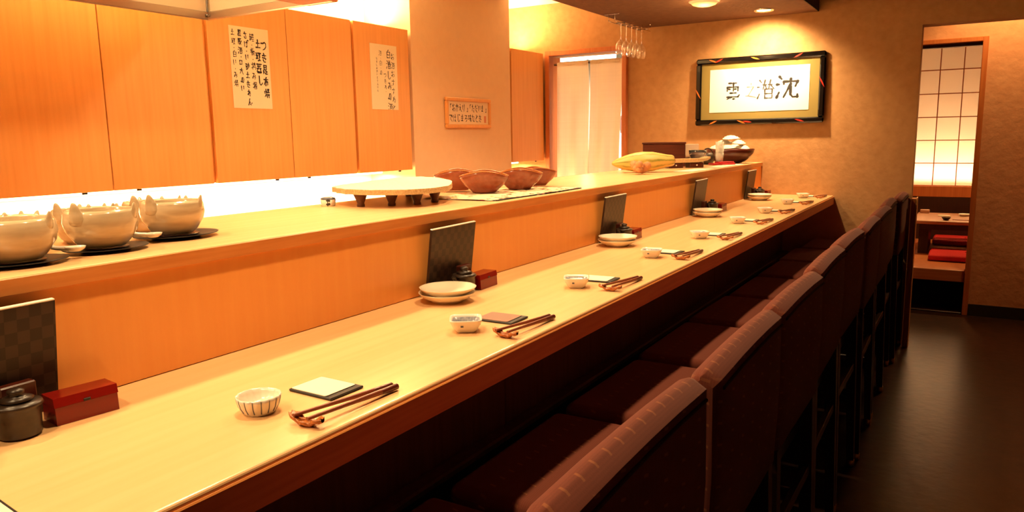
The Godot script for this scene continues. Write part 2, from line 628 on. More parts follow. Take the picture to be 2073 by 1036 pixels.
func sheet(w: int, h: int, c: Color) -> Image:
	var im := Image.create(w, h, false, Image.FORMAT_RGB8)
	im.fill(c)
	return im

func printed(im: Image, rough := 0.85) -> StandardMaterial3D:
	var m := flat(Color.WHITE, rough)
	m.albedo_texture = ImageTexture.create_from_image(im)
	return m

func columns(im: Image, cols: Array, x0: float, dx: float, ink: Color):
	# columns of brush writing from right to left: [top, glyph size, width of brush, glyphs]
	for c in cols.size():
		var y: float = cols[c][0]
		for g in String(cols[c][3]).split(" "):
			var s: float = cols[c][1] * (0.45 if g == "dot" else 1.0)
			brush(im, g, Vector2(x0 - dx * c - s * 0.37 + rng.randf_range(-2, 2), y), Vector2(s * 0.74, s * 1.02), cols[c][2] * 0.84, ink)
			y += s * 1.22

# =====================================================================  lamps
func aim(o: Node3D, towards: Vector3):
	o.basis = Basis.looking_at(towards.normalized(), Vector3.RIGHT if absf(towards.normalized().y) > 0.95 else Vector3.UP)

func downlight(at: Vector3, r: float, energy: float, angle: float, c: Color, label: String, group: String, towards: Vector3):
	var t := thing("recessed_downlight", label, "ceiling light", at, 0.0, group)
	part("trim_ring", lathe([Vector2(r * 0.98, -0.002), Vector2(r * 1.35, -0.006), Vector2(r * 1.4, -0.001), Vector2(r * 1.4, 0.0)], 28), M.porcelain, t)
	part("lens", lathe([Vector2(0.0, -0.004), Vector2(r, -0.0035), Vector2(r, -0.001), Vector2(0, -0.001)], 24), lamp_mat(c, 5.0), t)
	var l := SpotLight3D.new()
	l.name = "light"
	l.light_color = c
	l.light_energy = energy
	l.light_size = r
	l.spot_angle = angle
	l.spot_angle_attenuation = 0.5
	l.spot_range = 9.0
	l.spot_attenuation = 2.0
	l.shadow_enabled = true
	t.add_child(l)
	l.position = Vector3(0, -0.012, 0)
	aim(l, towards)

func strip_light(at: Vector3, length: float, energy: float, down: bool, label: String):
	var t := thing("strip_light", label, "strip light", at)
	var sg := -1.0 if down else 1.0
	part("housing", bevel_box(Vector3(0.05, 0.012, length), 0.003), M.porcelain, t, Vector3(0, -0.006 * sg * -1.0 if false else 0.0, 0))
	part("tube", tube([Vector3(0, 0.016 * sg, -length / 2 + 0.01), Vector3(0, 0.016 * sg, length / 2 - 0.01)], 0.008), lamp_mat(WARM, 6.0), t)
	var l := AreaLight3D.new()
	l.name = "light"
	l.area_size = Vector2(0.03, length)
	l.light_color = WARM
	l.light_energy = energy
	l.area_range = 9.0
	l.shadow_enabled = true
	t.add_child(l)
	l.position = Vector3(0, 0.03 * sg, 0)
	l.rotation.x = -PI / 2 if down else PI / 2

func picture_spot():
	var at := Vector3(-1.155, 2.08, -4.90)
	var t := thing("picture_spotlight", "small recessed spotlight in the dark soffit, above the framed calligraphy", "ceiling light", at)
	part("trim_ring", lathe([Vector2(0.042, -0.003), Vector2(0.058, -0.008), Vector2(0.062, -0.002), Vector2(0.062, 0.0)], 28), M.chrome, t)
	part("lens", lathe([Vector2(0.0, -0.005), Vector2(0.041, -0.004), Vector2(0.041, -0.001), Vector2(0, -0.001)], 24), lamp_mat(WARM, 7.0), t)
	var l := SpotLight3D.new()
	l.name = "light"
	l.light_color = WARM
	l.light_energy = 1.6
	l.light_size = 0.03
	l.spot_angle = 66.0
	l.spot_angle_attenuation = 1.0
	l.spot_range = 6.0
	l.spot_attenuation = 2.0
	l.shadow_enabled = true
	t.add_child(l)
	l.position = Vector3(0, -0.015, 0)
	aim(l, Vector3(-0.08, -1, -0.50))

func dome_lamp():
	var t := thing("dome_lamp", "round white dome lamp fixed to the dark soffit at the top edge of the photo", "ceiling light", Vector3(-1.365, 2.08, -4.375))
	part("base", lathe([Vector2(0.0, -0.006), Vector2(0.085, -0.006), Vector2(0.09, 0.0), Vector2(0, 0.0)], 32), M.porcelain, t)
	part("shade", lathe([Vector2(0.0, -0.030), Vector2(0.04, -0.028), Vector2(0.066, -0.020), Vector2(0.078, -0.0065), Vector2(0.0, -0.0065)], 32), lamp_mat(TUNGSTEN, 0.30), t)
	var l := OmniLight3D.new()
	l.name = "light"
	l.light_color = TUNGSTEN
	l.light_energy = 0.04
	l.light_size = 0.05
	l.omni_range = 6.0
	l.omni_attenuation = 2.0
	l.shadow_enabled = true
	t.add_child(l)
	l.position = Vector3(0, -0.09, 0)

func back_kitchen_lamps():
	for k in 2:
		var t := thing("kitchen_tube_lamp", ["white fluorescent lamp seen above the left half of the curtain", "white fluorescent lamp seen above the right half of the curtain"][k], "lamp", Vector3([-3.285, -2.985][k], 2.060, -6.5))
		part("housing", bevel_box(Vector3(0.27, 0.05, 0.16), 0.006), M.porcelain, t, Vector3(0, 0.055, 0))
		part("hanger_rod", tube([Vector3(0, 0.08, 0), Vector3(0, 0.339, 0)], 0.006), M.steel_dark, t)
		part("diffuser", bevel_box(Vector3(0.255, 0.06, 0.14), 0.012), lamp_mat(Color(1.0, 0.97, 0.92), 2.2), t)
		var l := AreaLight3D.new()
		l.name = "light"
		l.area_size = Vector2(0.24, 0.12)
		l.light_color = Color(1.0, 0.95, 0.86)
		l.light_energy = 10.0
		l.area_range = 9.0
		l.shadow_enabled = true
		t.add_child(l)
		l.position = Vector3(0, -0.035, 0)
		l.rotation.x = -PI / 2

func tatami_lamps():
	var t := thing("window_strip_light", "strip light standing behind the foot of the paper window", "strip light", Vector3(-0.25, 0.80, -8.16))
	part("housing", bevel_box(Vector3(1.3, 0.03, 0.05), 0.004), M.porcelain, t)
	part("tube", tube([Vector3(-0.62, 0.028, 0), Vector3(0.62, 0.028, 0)], 0.010), lamp_mat(WARM, 5.0), t)
	part("bracket", bevel_box(Vector3(0.04, 0.02, 0.22), 0.002), M.porcelain, t, Vector3(0, -0.002, -0.131))
	var l := AreaLight3D.new()
	l.name = "light"
	l.area_size = Vector2(1.24, 0.03)
	l.light_color = WARM
	l.light_energy = 1.2
	l.area_range = 6.0
	l.shadow_enabled = true
	t.add_child(l)
	l.position = Vector3(0, 0.045, 0)
	l.rotation.x = PI / 2
	downlight(Vector3(-0.15, 2.40, -7.2), 0.05, 1.8, 40.0, TUNGSTEN, "recessed ceiling downlight above the low table in the tatami room", "", Vector3(0, -1, 0))
	downlight(Vector3(0.15, 2.40, -5.85), 0.04, 0.7, 65.0, TUNGSTEN, "recessed ceiling downlight in the passage before the tatami room", "", Vector3(0.0, -1, -0.25))

# =====================================================================  the shell
func wall_box(called: String, lo: Vector3, hi: Vector3, m: Material) -> MeshInstance3D:
	return struct(called, bevel_box(hi - lo, 0.0), m, (lo + hi) / 2)

func shell():
	wall_box("floor", Vector3(-4.2, -0.1, -8.5), Vector3(1.1, 0.0, 1.7), M.floor)
	# back wall with the curtain door and the opening to the passage
	var comb := PackedVector2Array([Vector2(-3.32, 0), Vector2(-2.80, 0), Vector2(-2.80, 1.932), Vector2(-2.20, 1.932), Vector2(-2.20, 0), Vector2(-0.30, 0), Vector2(-0.30, 1.948), Vector2(0.72, 1.948), Vector2(0.72, 0), Vector2(0.94, 0), Vector2(0.94, 2.5), Vector2(-3.32, 2.5)])
	struct("wall_back", prism(comb, 0.14), M.plaster, Vector3(0, 0, BACK - 0.07))
	wall_box("wall_left", Vector3(-3.34, 0, BACK), Vector3(-3.20, 2.5, 1.6), M.white_wall)
	wall_box("wall_right", Vector3(0.80, 0, BACK), Vector3(0.94, 2.5, 1.6), M.aisle)
	wall_box("wall_front", Vector3(-3.34, 0, 1.6), Vector3(0.94, 2.5, 1.74), M.aisle)
	wall_box("ceiling_1", Vector3(-3.34, 2.322, BACK), Vector3(-2.054, 2.5, 1.6), M.white_wall)
	wall_box("ceiling_2", Vector3(-2.054, 2.08, BACK), Vector3(-0.887, 2.5, 1.6), M.soffit)
	wall_box("ceiling_3", Vector3(-0.882, 2.40, BACK), Vector3(0.80, 2.5, 1.6), M.soffit_side)
	wall_box("trim_1", Vector3(-0.887, 2.08, BACK), Vector3(-0.882, 2.40, 1.6), M.soffit_side)
	# pillar between the two cabinet runs
	wall_box("pillar", Vector3(-3.20, 0, -4.660), Vector3(-2.848, 2.322, -3.552), M.pillar)
	# the passage behind the opening
	var z0 := BACK - 0.14
	wall_box("ceiling_4", Vector3(-1.3, 2.40, -6.238), Vector3(1.1, 2.5, z0), M.far_plaster)
	wall_box("wall_passage_left", Vector3(-1.3, 0, -6.238), Vector3(-1.2, 2.4, z0), M.far_plaster)
	wall_box("wall_passage_right", Vector3(1.0, 0, -6.238), Vector3(1.1, 2.4, z0), M.far_plaster)
	var far := PackedVector2Array([Vector2(-1.3, 0), Vector2(-0.95, 0), Vector2(-0.95, 1.962), Vector2(0.048, 1.962), Vector2(0.048, 0), Vector2(1.1, 0), Vector2(1.1, 2.5), Vector2(-1.3, 2.5)])
	struct("wall_far", prism(far, 0.10), M.far_plaster, Vector3(0, 0, -6.288))
	wall_box("baseboard_far", Vector3(0.05, 0.0, -6.238), Vector3(1.0, 0.084, -6.226), M.base)
	# tatami room
	wall_box("wall_tatami_left", Vector3(-1.3, 0, -8.5), Vector3(-1.2, 2.5, -6.338), M.far_plaster)
	wall_box("wall_tatami_right", Vector3(0.6, 0, -8.5), Vector3(0.7, 2.5, -6.338), M.far_plaster)
	wall_box("ceiling_5", Vector3(-1.2, 2.40, -8.02), Vector3(0.6, 2.5, -6.338), M.far_plaster)
	wall_box("wall_tatami_low", Vector3(-1.2, 0.318, -8.06), Vector3(0.6, 0.714, -8.0), M.dark_wood)
	wall_box("wall_tatami_back", Vector3(-1.2, 0.0, -8.5), Vector3(0.6, 2.5, -8.40), M.white_wall)
	wall_box("ceiling_6", Vector3(-1.2, 2.40, -8.40), Vector3(0.6, 2.5, -8.02), M.white_wall)
	# kitchen behind the curtain
	wall_box("wall_kitchen_left", Vector3(-4.2, 0, -7.8), Vector3(-4.1, 2.5, z0), M.grey_wall)
	wall_box("wall_kitchen_right", Vector3(-1.42, 0, -7.8), Vector3(-1.32, 2.5, z0), M.grey_wall)
	wall_box("wall_kitchen_back", Vector3(-4.1, 0, -7.8), Vector3(-1.42, 2.5, -7.7), M.grey_wall)
	wall_box("wall_kitchen_front", Vector3(-4.2, 0, z0), Vector3(-3.32, 2.5, z0 + 0.1), M.grey_wall)
	wall_box("ceiling_7", Vector3(-4.1, 2.40, -7.7), Vector3(-1.42, 2.5, z0), M.grey_wall)

# =====================================================================  the bar
func rounded_rect(w: float, h: float, r: float) -> PackedVector2Array:
	var p := PackedVector2Array()
	for c in [[1, 1, 0.0], [-1, 1, PI / 2], [-1, -1, PI], [1, -1, PI * 1.5]]:
		for k in 5:
			var a: float = c[2] + PI / 2 * k / 4.0
			p.append(Vector2(c[0] * (w / 2 - r) + cos(a) * r, c[1] * (h / 2 - r) + sin(a) * r))
	return p

func bar():
	var zl := 1.3 - (BACK + 0.002)
	var zc := (1.3 + BACK + 0.002) / 2
	var t := thing("bar_counter", "long pale wooden bar counter running from the front to the end wall", "counter", Vector3(-0.966, 0, zc))
	var edge := PackedVector2Array([Vector2(-0.2335, -0.028), Vector2(0.2225, -0.028)])
	for q in 5:
		edge.append(Vector2(0.2165 + 0.006 * cos(PI / 8 * q), 0.022 + 0.006 * sin(PI / 8 * q)))
	edge.append(Vector2(-0.2335, 0.028))
	part("worktop", prism(edge, zl), M.counter, t, Vector3(0, TOP - 0.028, 0))
	part("front_edge", bevel_box(Vector3(0.005, 0.050, zl), 0.002), M.shaded_fascia, t, Vector3(0.2245, TOP - 0.0315, 0))
	var z := 1.28
	while z > BACK + 0.1:
		var z1 := maxf(z - 0.98, BACK + 0.004)
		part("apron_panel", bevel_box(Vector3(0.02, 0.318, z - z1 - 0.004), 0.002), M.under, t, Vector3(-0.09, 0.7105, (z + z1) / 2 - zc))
		part("base_panel", bevel_box(Vector3(0.02, 0.50, z - z1 - 0.002), 0.002), M.void, t, Vector3(-0.15, 0.25, (z + z1) / 2 - zc))  # recess shade below the foot rail painted in
		z = z1
	part("foot_rail", bevel_box(Vector3(0.06, 0.022, zl), 0.005), M.under, t, Vector3(-0.07, 0.540, 0))
	# the raised serving ledge behind it
	var s := thing("serving_ledge", "raised wooden serving ledge along the back of the bar counter", "ledge", Vector3(-1.20, 0, zc))
	part("ledge_top", prism(rounded_rect(0.49, 0.027, 0.003), zl), M.counter, s, Vector3(-0.242, LEDGE - 0.0135, 0))
	part("front_edge", bevel_box(Vector3(0.004, 0.0255, zl), 0.001), M.shaded_fascia, s, Vector3(0.0045, LEDGE - 0.0145, 0))
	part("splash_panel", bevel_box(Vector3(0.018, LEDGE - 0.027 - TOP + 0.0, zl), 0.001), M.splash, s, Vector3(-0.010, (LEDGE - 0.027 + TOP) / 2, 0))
	part("rear_panel", bevel_box(Vector3(0.02, 1.10, zl), 0.001), M.splash, s, Vector3(-0.46, 0.551, 0))
	# kitchen worktop below the lit wall
	var k := thing("kitchen_worktop", "pale worktop below the brightly lit wall under the cabinets", "worktop", Vector3(-2.98, 0, -1.1))
	part("top", bevel_box(Vector3(0.42, 0.03, 4.78), 0.004), M.steel, k, Vector3(0, 0.865, 0))
	part("base_cabinet", bevel_box(Vector3(0.40, 0.85, 4.76), 0.004), M.porcelain, k, Vector3(0, 0.425, 0))
	# low wooden end panel at the foot of the wall end
	var e := thing("end_panel", "low dark wooden end panel with its lit edge painted paler behind the last stool", "panel", Vector3(-0.281, 0, BACK + 0.045))
	part("board", bevel_box(Vector3(0.026, 0.925, 0.085), 0.002), M.trim_wood, e, Vector3(0, 0.4635, 0))
	part("edge_strip", bevel_box(Vector3(0.006, 0.930, 0.084), 0.001), M.door, e, Vector3(0.0165, 0.4655, 0))  # paler strip paints in the light on the aisle-side edge

func cabinets():
	var runs := [[-1.215, -2.150, 2], [-2.150, -3.058, 2], [-3.058, -3.532, 1], [-4.664, -5.150, 1], [-0.28, -1.215, 2]]
	var labels := ["double wooden wall cabinet at the left edge, without any paper", "double wooden wall cabinet with the large brush-written menu paper on it", "single wooden wall cabinet beside the pillar with the smaller menu paper", "narrow wooden wall cabinet between the pillar and the curtain door", "double wooden wall cabinet nearest the camera, left of the picture edge"]
	for i in runs.size():
		var a: float = runs[i][0]
		var b: float = runs[i][1]
		var w := a - b
		var t := thing("wall_cabinet", labels[i], "cabinet", Vector3(-3.03, 1.150, (a + b) / 2))
		part("carcass", bevel_box(Vector3(0.335, 0.80, w - 0.004), 0.002), M.door, t, Vector3(-0.002, 0.402, 0))
		var n: int = runs[i][2]
		var dw := (w - 0.016) / n
		for k in n:
			var d := part("door", bevel_box(Vector3(0.020, 0.805, dw - 0.004), 0.0015), M.door, t, Vector3(0.176, 0.4025, (w - 0.016) / 2 - dw * (k + 0.5)))
			part("door_catch", bevel_box(Vector3(0.006, 0.008, 0.02), 0.001), M.black, d, Vector3(0.0, -0.4065, 0.12 * (1 if k else -1)))

func hood():
	# open-bottomed kitchen hood; its far inner corner is what the photo shows
	var x0 := -2.53
	var x1 := -1.87
	var z0 := -1.935
	var z1 := 0.6
	var y := 1.79
	var t := thing("kitchen_hood", "steel kitchen hood with a gutter rim above the cooking side, wood-clad front", "extractor hood", Vector3((x0 + x1) / 2, y, (z0 + z1) / 2))
	var w := x1 - x0
	var d := z1 - z0
	part("rear_panel", bevel_box(Vector3(0.012, 0.52, d), 0.001), M.hood, t, Vector3(-w / 2 - 0.006, 0.27, 0))
	part("end_panel", bevel_box(Vector3(w, 0.52, 0.012), 0.001), M.hood, t, Vector3(0, 0.27, -d / 2 - 0.006))
	part("end_panel", bevel_box(Vector3(w, 0.52, 0.012), 0.001), M.hood, t, Vector3(0, 0.27, d / 2 + 0.006))
	part("gutter", bevel_box(Vector3(0.014, 0.030, d), 0.003), M.steel, t, Vector3(-w / 2 + 0.007, 0.015, 0))
	part("gutter", bevel_box(Vector3(w, 0.030, 0.014), 0.003), M.steel, t, Vector3(0, 0.015, -d / 2 + 0.007))
	part("corner_rod", tube([Vector3(-w / 2 + 0.012, 0.03, -d / 2 + 0.012), Vector3(-w / 2 + 0.012, 0.52, -d / 2 + 0.012)], 0.004), M.steel_dark, t)
	part("bolt", lathe([Vector2(0, -0.006), Vector2(0.008, -0.004), Vector2(0.008, 0.004), Vector2(0, 0.006)], 10), M.steel_dark, t, Vector3(-w / 2 + 0.016, 0.016, -d / 2 + 0.016))
	part("front_fascia", bevel_box(Vector3(0.145, 0.50, d + 0.03), 0.004), M.trim_wood, t, Vector3(w / 2 - 0.068, 0.252, 0))
	part("pipe", tube([Vector3(w / 2 - 0.165, 0.035, -d / 2 + 0.03), Vector3(w / 2 - 0.165, 0.035, d / 2 - 0.03)], 0.022), M.steel_dark, t)
	part("top_panel", bevel_box(Vector3(w, 0.01, d), 0.001), M.hood, t, Vector3(0, 0.526, 0))
	for lz in [-0.55, 0.45]:  # unseen bulbs, added to brighten the hood interior and lower cabinet doors
		part("added_lamp_bulb", lathe([Vector2(0, -0.05), Vector2(0.03, -0.04), Vector2(0.042, -0.015), Vector2(0.035, 0.02), Vector2(0, 0.03)], 20), lamp_mat(WARM, 4.0), t, Vector3(0.05, 0.48, lz))
		var l := OmniLight3D.new()
		l.name = "light"
		l.light_color = WARM
		l.light_energy = 0.24
		l.light_size = 0.04
		l.omni_range = 8.0
		l.omni_attenuation = 2.0
		l.shadow_enabled = true
		t.add_child(l, true)
		l.position = Vector3(0.05, 0.47, lz)

func door_and_curtain():
	var d := Node3D.new()
	d.name = "door_1"
	d.set_meta("kind", "structure")
	add_child(d)
	d.position = Vector3(-2.50, 0, BACK)
	for s in [-1.0, 1.0]:
		part("jamb", bevel_box(Vector3(0.036, 1.94, 0.19), 0.003), M.trim_wood, d, Vector3(s * 0.3165, 0.97, -0.06))
	part("head", bevel_box(Vector3(0.669, 0.036, 0.19), 0.003), M.trim_wood, d, Vector3(0, 1.952, -0.06))
	# split curtain
	var t := thing("noren_curtain", "pale linen split curtain hanging in the kitchen doorway", "curtain", Vector3(-2.492, 1.872, BACK - 0.02))
	part("rod", tube([Vector3(-0.288, 0, 0), Vector3(0.272, 0, 0)], 0.008), M.dark_wood, t)
	for s in 2:
		var st := new_st()
		var x0: float = [-0.258, 0.012][s]
		var w: float = [0.258, 0.254][s]
		var nx := 22
		var ny := 30
		var P := func(i: int, j: int, back: float) -> Vector3:
			var u := float(i) / nx
			var v := float(j) / ny
			var fold := 0.004 + 0.010 * v
			var x := x0 + w * u + (0.010 * sin(v * 3.2 + s) - 0.012 * v * v) * (1.0 if s == 1 else u) + 0.004 * sin(v * 9.0) * u
			return Vector3(x, 0.012 - 1.0 * v, fold * sin(u * 11.0 + s * 2.0 + v * 1.3) + 0.012 - back)
		st.set_smooth_group(0)
		for side in 2:
			for i in nx:
				for j in ny:
					var q := [P.call(i, j, 0.0015 * side), P.call(i + 1, j, 0.0015 * side), P.call(i + 1, j + 1, 0.0015 * side), P.call(i, j + 1, 0.0015 * side)]
					if side:
						q.reverse()
					for k in [0, 1, 2, 0, 2, 3]:
						st.add_vertex(q[k])
		st.generate_normals()
		var c := part("curtain_panel", st.commit(), M.linen, t)
		part("hem", bevel_box(Vector3(w - 0.004, 0.036, 0.026), 0.010), M.linen, c, Vector3(x0 + w / 2, 0.0, 0.0))

# =====================================================================  framed things
func frame_bars(w: float, h: float, b: float, t: float, mat: Material, parent: Node3D):
	for s in [-1.0, 1.0]:
		part("frame_rail", bevel_box(Vector3(w, b, t), b * 0.22), mat, parent, Vector3(0, s * (h - b) / 2, t / 2))
		part("frame_stile", bevel_box(Vector3(b, h - 2 * b, t), b * 0.22), mat, parent, Vector3(s * (w - b) / 2, 0, t / 2))

func picture():
	var w := 0.83
	var h := 0.445
	var t := thing("framed_calligraphy", "large black lacquer picture frame with four brush-written characters on the end wall", "picture", Vector3(-1.237, 1.612, BACK + 0.006))
	t.rotation.x = -0.02
	t.rotation.z = 0.004
	frame_bars(w, h, 0.036, 0.030, M.black_gloss, t)
	part("backing", bevel_box(Vector3(w - 0.02, h - 0.02, 0.006), 0.001), M.black, t, Vector3(0, 0, 0.004))
	part("mat_board", bevel_box(Vector3(w - 0.07, h - 0.07, 0.004), 0.001), flat(Color(0.52, 0.45, 0.22), 0.8), t, Vector3(0, 0, 0.010))
	var im := sheet(640, 300, Color(0.95, 0.92, 0.84))
	var ink := Color(0.12, 0.10, 0.09)
	brush(im, "cloud", Vector2(108, 85), Vector2(96, 130), 5.4, ink)
	brush(im, "this", Vector2(232, 95), Vector2(80, 115), 3.2, Color(0.45, 0.42, 0.38))
	brush(im, "dive", Vector2(318, 75), Vector2(110, 145), 4.6, Color(0.22, 0.2, 0.18))
	brush(im, "sink", Vector2(440, 55), Vector2(135, 165), 8.0, ink)
	part("calligraphy_sheet", print_panel(0.642, 0.285, 0.002), printed(im), t, Vector3(0.0, 0.004, 0.0135))
	# gold and red leaf strokes in the lacquer
	var gold := flat(Color(0.86, 0.42, 0.12), 0.35)
	var red := flat(Color(0.70, 0.14, 0.08), 0.35)
	var marks := [[-0.30, 1, -0.9, 0], [-0.26, 1, 0.8, 1], [-0.02, 1, -0.8, 0], [0.25, 1, 0.9, 1], [-0.29, -1, 0.8, 0], [-0.10, -1, -0.9, 0], [-0.06, -1, -0.4, 1], [0.27, -1, -0.7, 1]]
	for m in marks:
		part("lacquer_stroke", prism(PackedVector2Array([Vector2(-0.030, -0.002), Vector2(-0.012, -0.0055), Vector2(0.012, -0.0045), Vector2(0.030, 0.001), Vector2(0.010, 0.0045), Vector2(-0.014, 0.003)]), 0.0012), [gold, red][m[3]], t, Vector3(m[0], m[1] * (h / 2 - 0.018), 0.0305), Vector3(0, 0, m[2] * 0.45))
	for m in [[-1, -0.01, 1.1, 0], [1, 0.03, -1.15, 1]]:
		part("lacquer_stroke", prism(PackedVector2Array([Vector2(-0.04, -0.001), Vector2(-0.012, -0.005), Vector2(0.014, -0.004), Vector2(0.04, 0.001), Vector2(0.010, 0.004), Vector2(-0.014, 0.003)]), 0.0012), [gold, red][m[3]], t, Vector3(m[0] * (w / 2 - 0.018), m[1], 0.0305), Vector3(0, 0, -m[0] * m[2] * -1.0))

func pillar_sign():
	var w := 0.511
	var h := 0.193
	var t := thing("framed_sign", "small pale wooden frame with two rows of brush writing on the pillar", "sign", Vector3(-2.845, 1.491, -4.112), PI / 2)
	frame_bars(w, h, 0.024, 0.022, M.door, t)
	part("backing", bevel_box(Vector3(w - 0.02, h - 0.02, 0.006), 0.001), M.trim_wood, t, Vector3(0, 0, 0.004))
	var im := sheet(420, 150, Color(0.94, 0.86, 0.74))
	var ink := Color(0.20, 0.16, 0.13)
	var rows := ["open o ka e ri close open ta da i ma close", "de ha ji ma ru aji na to ki"]
	for r in 2:
		var gl: PackedStringArray = rows[r].split(" ")
		for i in gl.size():
			var wd := 33.0 if r == 0 else 38.0
			brush(im, gl[i], Vector2(12 + i * wd, 14 + r * 66), Vector2(wd * 0.92, 54), 2.2, ink)
	im.fill_rect(Rect2i(374, 92, 22, 46), Color(0.86, 0.55, 0.42))
	part("writing_sheet", print_panel(w - 0.046, h - 0.046, 0.002), printed(im), t, Vector3(0, 0, 0.0085))

func menus():
	var ink := Color(0.16, 0.12, 0.10)
	var a := sheet(260, 420, Color(0.93, 0.87, 0.74))
	columns(a, [[56, 52, 4.0, "tsu ki kon nuno yaku"], [52, 52, 4.2, "tsuchi bin musu shi"], [26, 42, 2.4, "hamo dot ume dot hasamu mi ageru"], [20, 38, 3.0, "sa ba dot i suna tsuchi ki a n"], [14, 36, 2.8, "kuro buta sake dot kuchi dai no i"], [14, 36, 2.2, "tsuchi bin dot shiro i dot mi yaku"]], 226, 40, ink)
	menu_sheet(a, Vector3(-2.8425, 1.661, -2.381), 0.219, 0.36, "large hand-lettered menu paper with six columns of brush writing on a cabinet door")
	var b := sheet(240, 400, Color(0.94, 0.89, 0.76))
	columns(b, [[44, 44, 2.2, "o sake o su su me to"], [24, 54, 3.0, "shiro dive shi mi no sake"], [170, 30, 1.8, "tsu ki me dot"], [34, 34, 1.4, "sake dot shiro dot no"], [80, 16, 1.0, "ta ma shi no ka i to su n ri e"]], 200, 36, Color(0.25, 0.20, 0.16))
	menu_sheet(b, Vector3(-2.8425, 1.674, -3.300), 0.225, 0.355, "smaller hand-lettered menu paper with light brush writing nearest the pillar")

func menu_sheet(im: Image, at: Vector3, w: float, h: float, label: String):
	var o := part(numbered("menu_paper"), print_panel(w, h, 0.001), printed(im), self, at, Vector3(0, PI / 2, 0))
	tag(o, label, "menu", "menu papers on the cabinet doors")

# =====================================================================  tatami room
func tatami_room():
	var d := Node3D.new()
	d.name = "door_2"
	d.set_meta("kind", "structure")
	add_child(d)
	d.position = Vector3(-0.45, 0, -6.238)
	for s in [[0.4805, 0.034], [-0.483, 0.034]]:
		part("jamb", bevel_box(Vector3(s[1], 1.962, 0.13), 0.003), M.trim_wood, d, Vector3(s[0], 0.981, -0.045))
	part("head", bevel_box(Vector3(0.93, 0.032, 0.13), 0.003), M.trim_wood, d, Vector3(0, 1.946, -0.045))
	part("head_groove", bevel_box(Vector3(0.93, 0.020, 0.06), 0.002), M.dark_wood, d, Vector3(0, 1.918, -0.06))
	part("threshold", bevel_box(Vector3(0.92, 0.012, 0.04), 0.002), M.dark_wood, d, Vector3(0, 0.006, -0.02))
	var p := thing("raised_platform", "raised wooden floor with a thick front edge inside the far doorway", "platform", Vector3(-0.3, 0, -7.2))
	for k in 5:
		part("floor_board", bevel_box(Vector3(1.78, 0.03, 0.325), 0.002), M.platform, p, Vector3(0, 0.303, 0.690 - k * 0.328))
	part("front_edge", bevel_box(Vector3(0.925, 0.086, 0.075), 0.003), M.platform, p, Vector3(-0.152, 0.275, 0.8905))
	part("base", bevel_box(Vector3(1.76, 0.28, 1.4), 0.003), M.void, p, Vector3(0, 0.142, 0.0))  # kick-space shade painted as a near-black block
	# paper window
	var w := Node3D.new()
	w.name = "window_1"
	w.set_meta("kind", "structure")
	add_child(w)
	w.position = Vector3(0, 0, -8.03)
	var xs := [-0.86, -0.672, -0.484, -0.298, -0.112, 0.076, 0.264, 0.45]
	var ys := [0.820, 1.028, 1.238, 1.448, 1.659, 1.872, 2.082, 2.292]
	for i in xs.size() - 1:
		for j in ys.size() - 1:
			part("pane", bevel_box(Vector3(xs[i + 1] - xs[i], ys[j + 1] - ys[j], 0.001), 0.0), M.shoji, w, Vector3((xs[i] + xs[i + 1]) / 2, (ys[j] + ys[j + 1]) / 2, -0.012))
	for x in xs:
		part("lattice_bar", bevel_box(Vector3(0.008, 1.47, 0.02), 0.001), M.trim_wood, w, Vector3(x, 1.556, 0.0))
	for y in ys:
		part("lattice_bar", bevel_box(Vector3(1.31, 0.008, 0.018), 0.001), M.trim_wood, w, Vector3(-0.205, y, 0.001))
	part("sill", bevel_box(Vector3(1.8, 0.102, 0.05), 0.004), M.trim_wood, w, Vector3(-0.3, 0.766, 0.0))
	part("head", bevel_box(Vector3(1.8, 0.105, 0.05), 0.004), M.trim_wood, w, Vector3(-0.3, 2.35, 0.0))
	for s in [[-1.032, 0.335], [0.527, 0.145]]:
		part("side_panel", bevel_box(Vector3(s[1], 1.48, 0.05), 0.003), M.trim_wood, w, Vector3(s[0], 1.557, 0.0))
	# low table
	var t := thing("low_table", "low reddish wooden table on the raised floor beyond the doorway", "table", Vector3(0.07, 0.319, -7.33))
	part("tabletop", bevel_box(Vector3(0.90, 0.030, 0.70), 0.005), M.table, t, Vector3(0, 0.266, 0))
	part("apron", bevel_box(Vector3(0.80, 0.05, 0.03), 0.002), M.dark_wood, t, Vector3(0, 0.225, 0.27))
	for s in [-1.0, 1.0]:
		part("leg_panel", prism(PackedVector2Array([Vector2(-0.29, 0), Vector2(0.29, 0), Vector2(0.26, 0.25), Vector2(-0.26, 0.25)]), 0.07, "x"), M.dark_wood, t, Vector3(s * 0.37, 0.0, 0))
	var c := thing("floor_cushion", "flat red square cushion before the low table, nearer the doorway", "cushion", Vector3(0.01, 0.319, -6.84), 0.0, "red floor cushions at the low table")
	part("cover", soft_box(Vector3(0.50, 0.046, 0.42), 0.018, 4, 0.004), M.cushion_red, c, Vector3(0, 0.027, 0))
	part("tuft", lathe([Vector2(0, -0.004), Vector2(0.006, -0.002), Vector2(0.006, 0.003), Vector2(0, 0.005)], 10), M.cloth_red, c, Vector3(0, 0.055, 0))
	copy(c, "flat red square cushion behind the low table, against the dark wainscot", Vector3(0.0, 0.319, -7.775))
	var ty := 0.319 + 0.282
	var b1 := thing("small_bowl", "small dark bowl on the near edge of the low table", "bowl", Vector3(-0.145, ty, -7.06))
	part("bowl", lathe([Vector2(0, 0), Vector2(0.018, 0), Vector2(0.028, 0.012), Vector2(0.034, 0.026), Vector2(0.032, 0.026), Vector2(0.025, 0.012), Vector2(0, 0.004)], 24), M.pot, b1)
	part("rim", lathe([Vector2(0.031, 0.026), Vector2(0.035, 0.026), Vector2(0.0345, 0.029), Vector2(0.031, 0.029), Vector2(0.031, 0.026)], 24), M.cream, b1)
